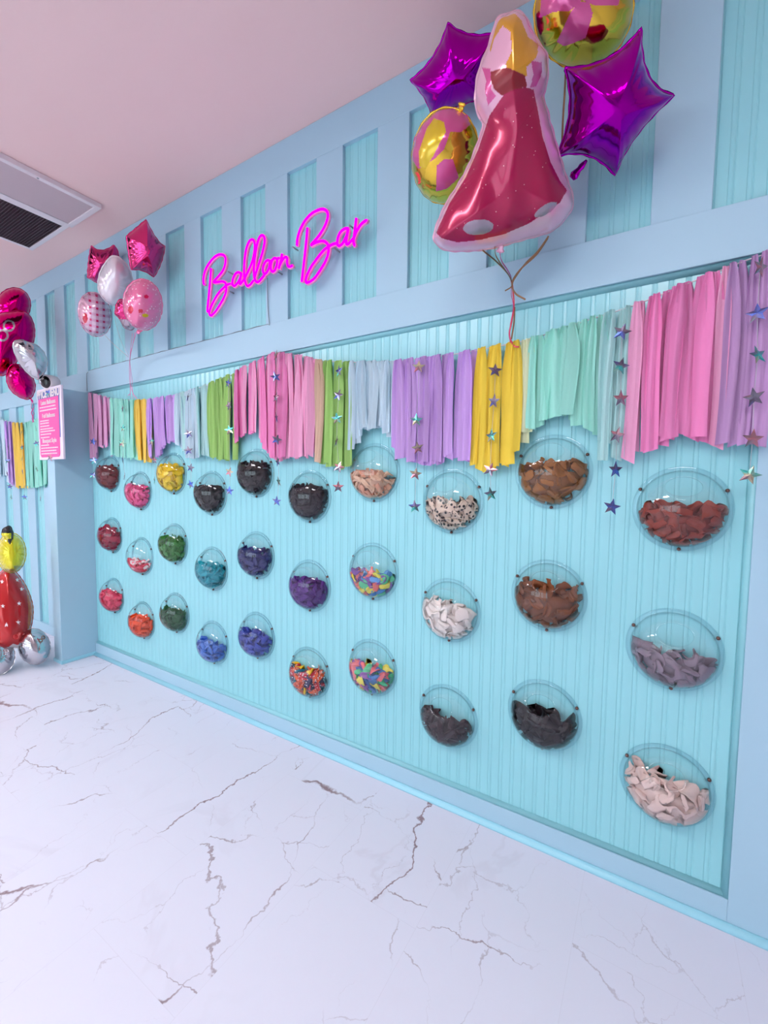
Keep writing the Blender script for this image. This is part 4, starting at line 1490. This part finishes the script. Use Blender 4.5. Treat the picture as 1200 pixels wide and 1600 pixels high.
def star_poly(cx, cy, r):
    return [(cx + (r if i % 2 == 0 else r * 0.42) * math.sin(i * PI / 5), cy - (r if i % 2 == 0 else r * 0.42) * math.cos(i * PI / 5)) for i in range(10)]


SP = [star_poly(a, b, 3.6) for a, b in s5]
orz = [(33, 898), (52, 930), (54, 955), (45, 1000), (43, 985), (44.5, 950), (41, 920)]
vtip = [(7, 1016), (20, 1006), (37, 1011), (34, 1018), (8, 1022)]


def body_zone(x, y, r):
    for p in SP:
        if inside(x, y, p): return 2
    if inside(x, y, orz): return 1
    if inside(x, y, vtip): return 2
    return 0


fig_part('body', smooth_line([(14, 887), (24, 893), (36, 908), (46, 928), (51.7, 951), (49, 978), (42, 998), (37, 1011), (22, 1012), (7, 1016), (-8, 1008), (-20, 985), (-26, 955), (-18, 925), (-6, 902), (6, 890)], 5, True),
         (14, 950), YS, facing(14, 950, YS, (0, 0, 0)), 0.16, [RED, ORG, WPR], body_zone, rings=60)
fig_part('yellow_top', ellipse_px(18, 864, 22.5, 31), (18, 864), YS, facing(18, 864, YS), 0.13, [YEL, OLV], lambda x, y, r: 1 if (y > 884 and x > 22) or y > 889 else 0, rings=30)
fig_part('tip', smooth_line([(14, 822), (19, 828), (20, 838), (16, 852), (10, 842), (3.5, 836), (5, 827)], 4, True), (12, 836), YS - 0.045, facing(12, 836, YS), 0.035, [YEL, DARKP],
         lambda x, y, r: 1 if (y < 833 or (x > 12 and y > 842) or x > 17.5) else 0, rings=26)
f8 = lambda x, y, r: 1 if (abs(math.hypot((x - 63.5), (y - 1001)) - 2.4) < 0.9 or abs(math.hypot((x - 67.5), (y - 996)) - 2.4) < 0.9) else 0
fig_part('silver_foot', ellipse_px(53.5, 1010, 25, 28, -0.3), (53.5, 1010), -0.41, facing(53.5, 1010, YS, (0.1, 0, 0.1)), 0.12, [FS, mat('brown_number_print', (130, 100, 80), rough=0.3)], f8, rings=44)
fig_part('silver_foot', ellipse_px(-2, 1026, 25, 28, 0.3), (-2, 1026), -0.60, facing(-2, 1026, YS, (-0.2, 0, 0.1)), 0.12, [FS])
fig_part('filling_valve', ellipse_px(24, 995, 3.8, 3.4), (24, 995), YS - 0.052, facing(24, 995, YS), 0.004, [RED], rings=8)

# ------------------------------------------------------------------ price board on the partition's end
PW = mat('board_white', (240, 228, 244), rough=0.4)
PPK = mat('board_pink', (255, 84, 168), rough=0.4)
PBL = mat('board_blue_grey', (112, 122, 186), rough=0.4)
YB = -0.29
p0 = at(59, 610, YB); p1 = at(98.5, 716.5, YB)
bx0, bx1 = at(59.5, 660, YB)[0], at(97, 660, YB)[0]
bz1, bz0 = at(78, 605, YB)[2], at(80, 718, YB)[2]
bw, bh = bx1 - bx0, bz1 - bz0
brd = empty('price_board', ((bx0 + bx1) / 2, YB, bz0))
tag(brd, 'tall pink and white price menu board on the end of the partition', 'sign')
MB().bbox(-bw / 2, bw / 2, 0, 0.015, 0, bh, 0.002).build('panel', PW, brd, smooth=False)
MB().box(-bw / 2 + 0.02, bw / 2 - 0.03, -0.0012, 0.0, bh * 0.3, bh - 0.02).build('backing_print', PBL, brd, smooth=False)
# pink field with rounded lower corners
r0 = 0.03
x0, x1, z0, z1 = -bw / 2 + 0.03, bw / 2 - 0.045, bh * 0.035, bh * 0.86
pp = [(x0, z1), (x0, z0 + r0)] + [(x0 + r0 - r0 * math.cos(t), z0 + r0 - r0 * math.sin(t)) for t in np.linspace(0, PI / 2, 6)] + \
     [(x1 - r0 + r0 * math.sin(t), z0 + r0 - r0 * math.cos(t)) for t in np.linspace(0, PI / 2, 6)] + [(x1, z1)]
k = len(pp)
mb = MB().add([(a, -0.0026, b) for a, b in pp] + [(a, -0.0012, b) for a, b in pp], [tuple(range(k)), tuple(range(k, 2 * k))[::-1]] + [(i, k + i, k + (i + 1) % k, (i + 1) % k) for i in range(k)])
pf = fix_normals(mb.build('pink_field', PPK, brd, smooth=False))


def text(body, x, z, size, m, parent, name='lettering', sx=1.0, bold=0.0):
    cu = bpy.data.curves.new(name, 'FONT')
    cu.body = body; cu.size = size; cu.align_x = 'CENTER'; cu.align_y = 'CENTER'; cu.extrude = 0.0006; cu.offset = bold
    o = bpy.data.objects.new(name, cu); COL.objects.link(o); o.parent = parent
    cu.materials.append(m)
    bpy.context.view_layer.update()
    me = bpy.data.meshes.new_from_object(o)
    bpy.data.objects.remove(o)
    o = bpy.data.objects.new(name, me); COL.objects.link(o); o.parent = parent
    o.location = (x, -0.004, z); o.rotation_euler = (PI / 2, 0, 0); o.scale = (sx, 1, 1)
    return o


xm = (x0 + x1) / 2
o = text('PRICE MENU', xm, bh * 0.915, 0.082, WHITEP, brd, 'heading', 0.86, 0.003)
for s_t, zf in (('Latex Balloons', 0.80), ('Foil Balloons', 0.615), ('Bouquet Style', 0.265)):
    text(s_t, xm, bh * zf, 0.046, WHITEP, pf, 'subheading', 0.95, 0.0008)
rl = np.random.default_rng(5)
for zf, wd in ((0.74, .9), (0.695, .95), (0.55, .5), (0.515, .5), (0.475, .52), (0.435, .72), (0.40, .82), (0.36, .6), (0.315, .5), (0.205, .46), (0.165, .95), (0.125, .86), (0.085, .9)):
    mb = MB()
    q = x0 + 0.018
    end = x0 + 0.018 + (x1 - x0 - 0.036) * wd
    while q < end:
        l = rl.uniform(0.012, 0.034)
        mb.box(q, min(q + l, end), -0.0034, -0.0024, bh * zf - 0.0045, bh * zf + 0.0045)
        q += l + 0.005
    mb.build('small_print', WHITEP, pf, smooth=False)
for px, py, lab in ((76, 614, 'small dark star stuck over the heading of the price board'), (78.5, 715, 'small dark star stuck on the bottom edge of the price board')):
    o = bpy.data.objects.new('star_sticker', STARM); COL.objects.link(o)
    p = at(px, py, YB - 0.008); o.location = tuple(p); o.rotation_euler = (0.1, 0.3, 0.5)
    tag(o, lab, 'star')

# small round camera above the board
cm = empty('security_camera', at(72, 597, YB - 0.01))
tag(cm, 'small white round camera with a black face above the price board', 'camera')
cp = np.array(cm.location)
dirc = np.array([0.35, -0.9, -0.15]); dirc /= np.linalg.norm(dirc)
o = MB().lathe([(0.03, 0), (0.052, 0.012), (0.056, 0.05), (0.056, 0.09), (0.048, 0.094)], tuple(-dirc * 0.09), tuple(dirc), 24).build('housing', WHITEP, cm)
o = MB().lathe([(0.046, 0.0), (0.044, 0.006), (0.02, 0.009)], tuple(dirc * 0.003), tuple(dirc), 24).build('black_face', mat('black_gloss', (8, 8, 10), rough=0.15), cm)
o = MB().box(-0.012, 0.012, 0.02, 0.05, -0.14, -0.03).build('bracket', WHITEP, cm, smooth=False)
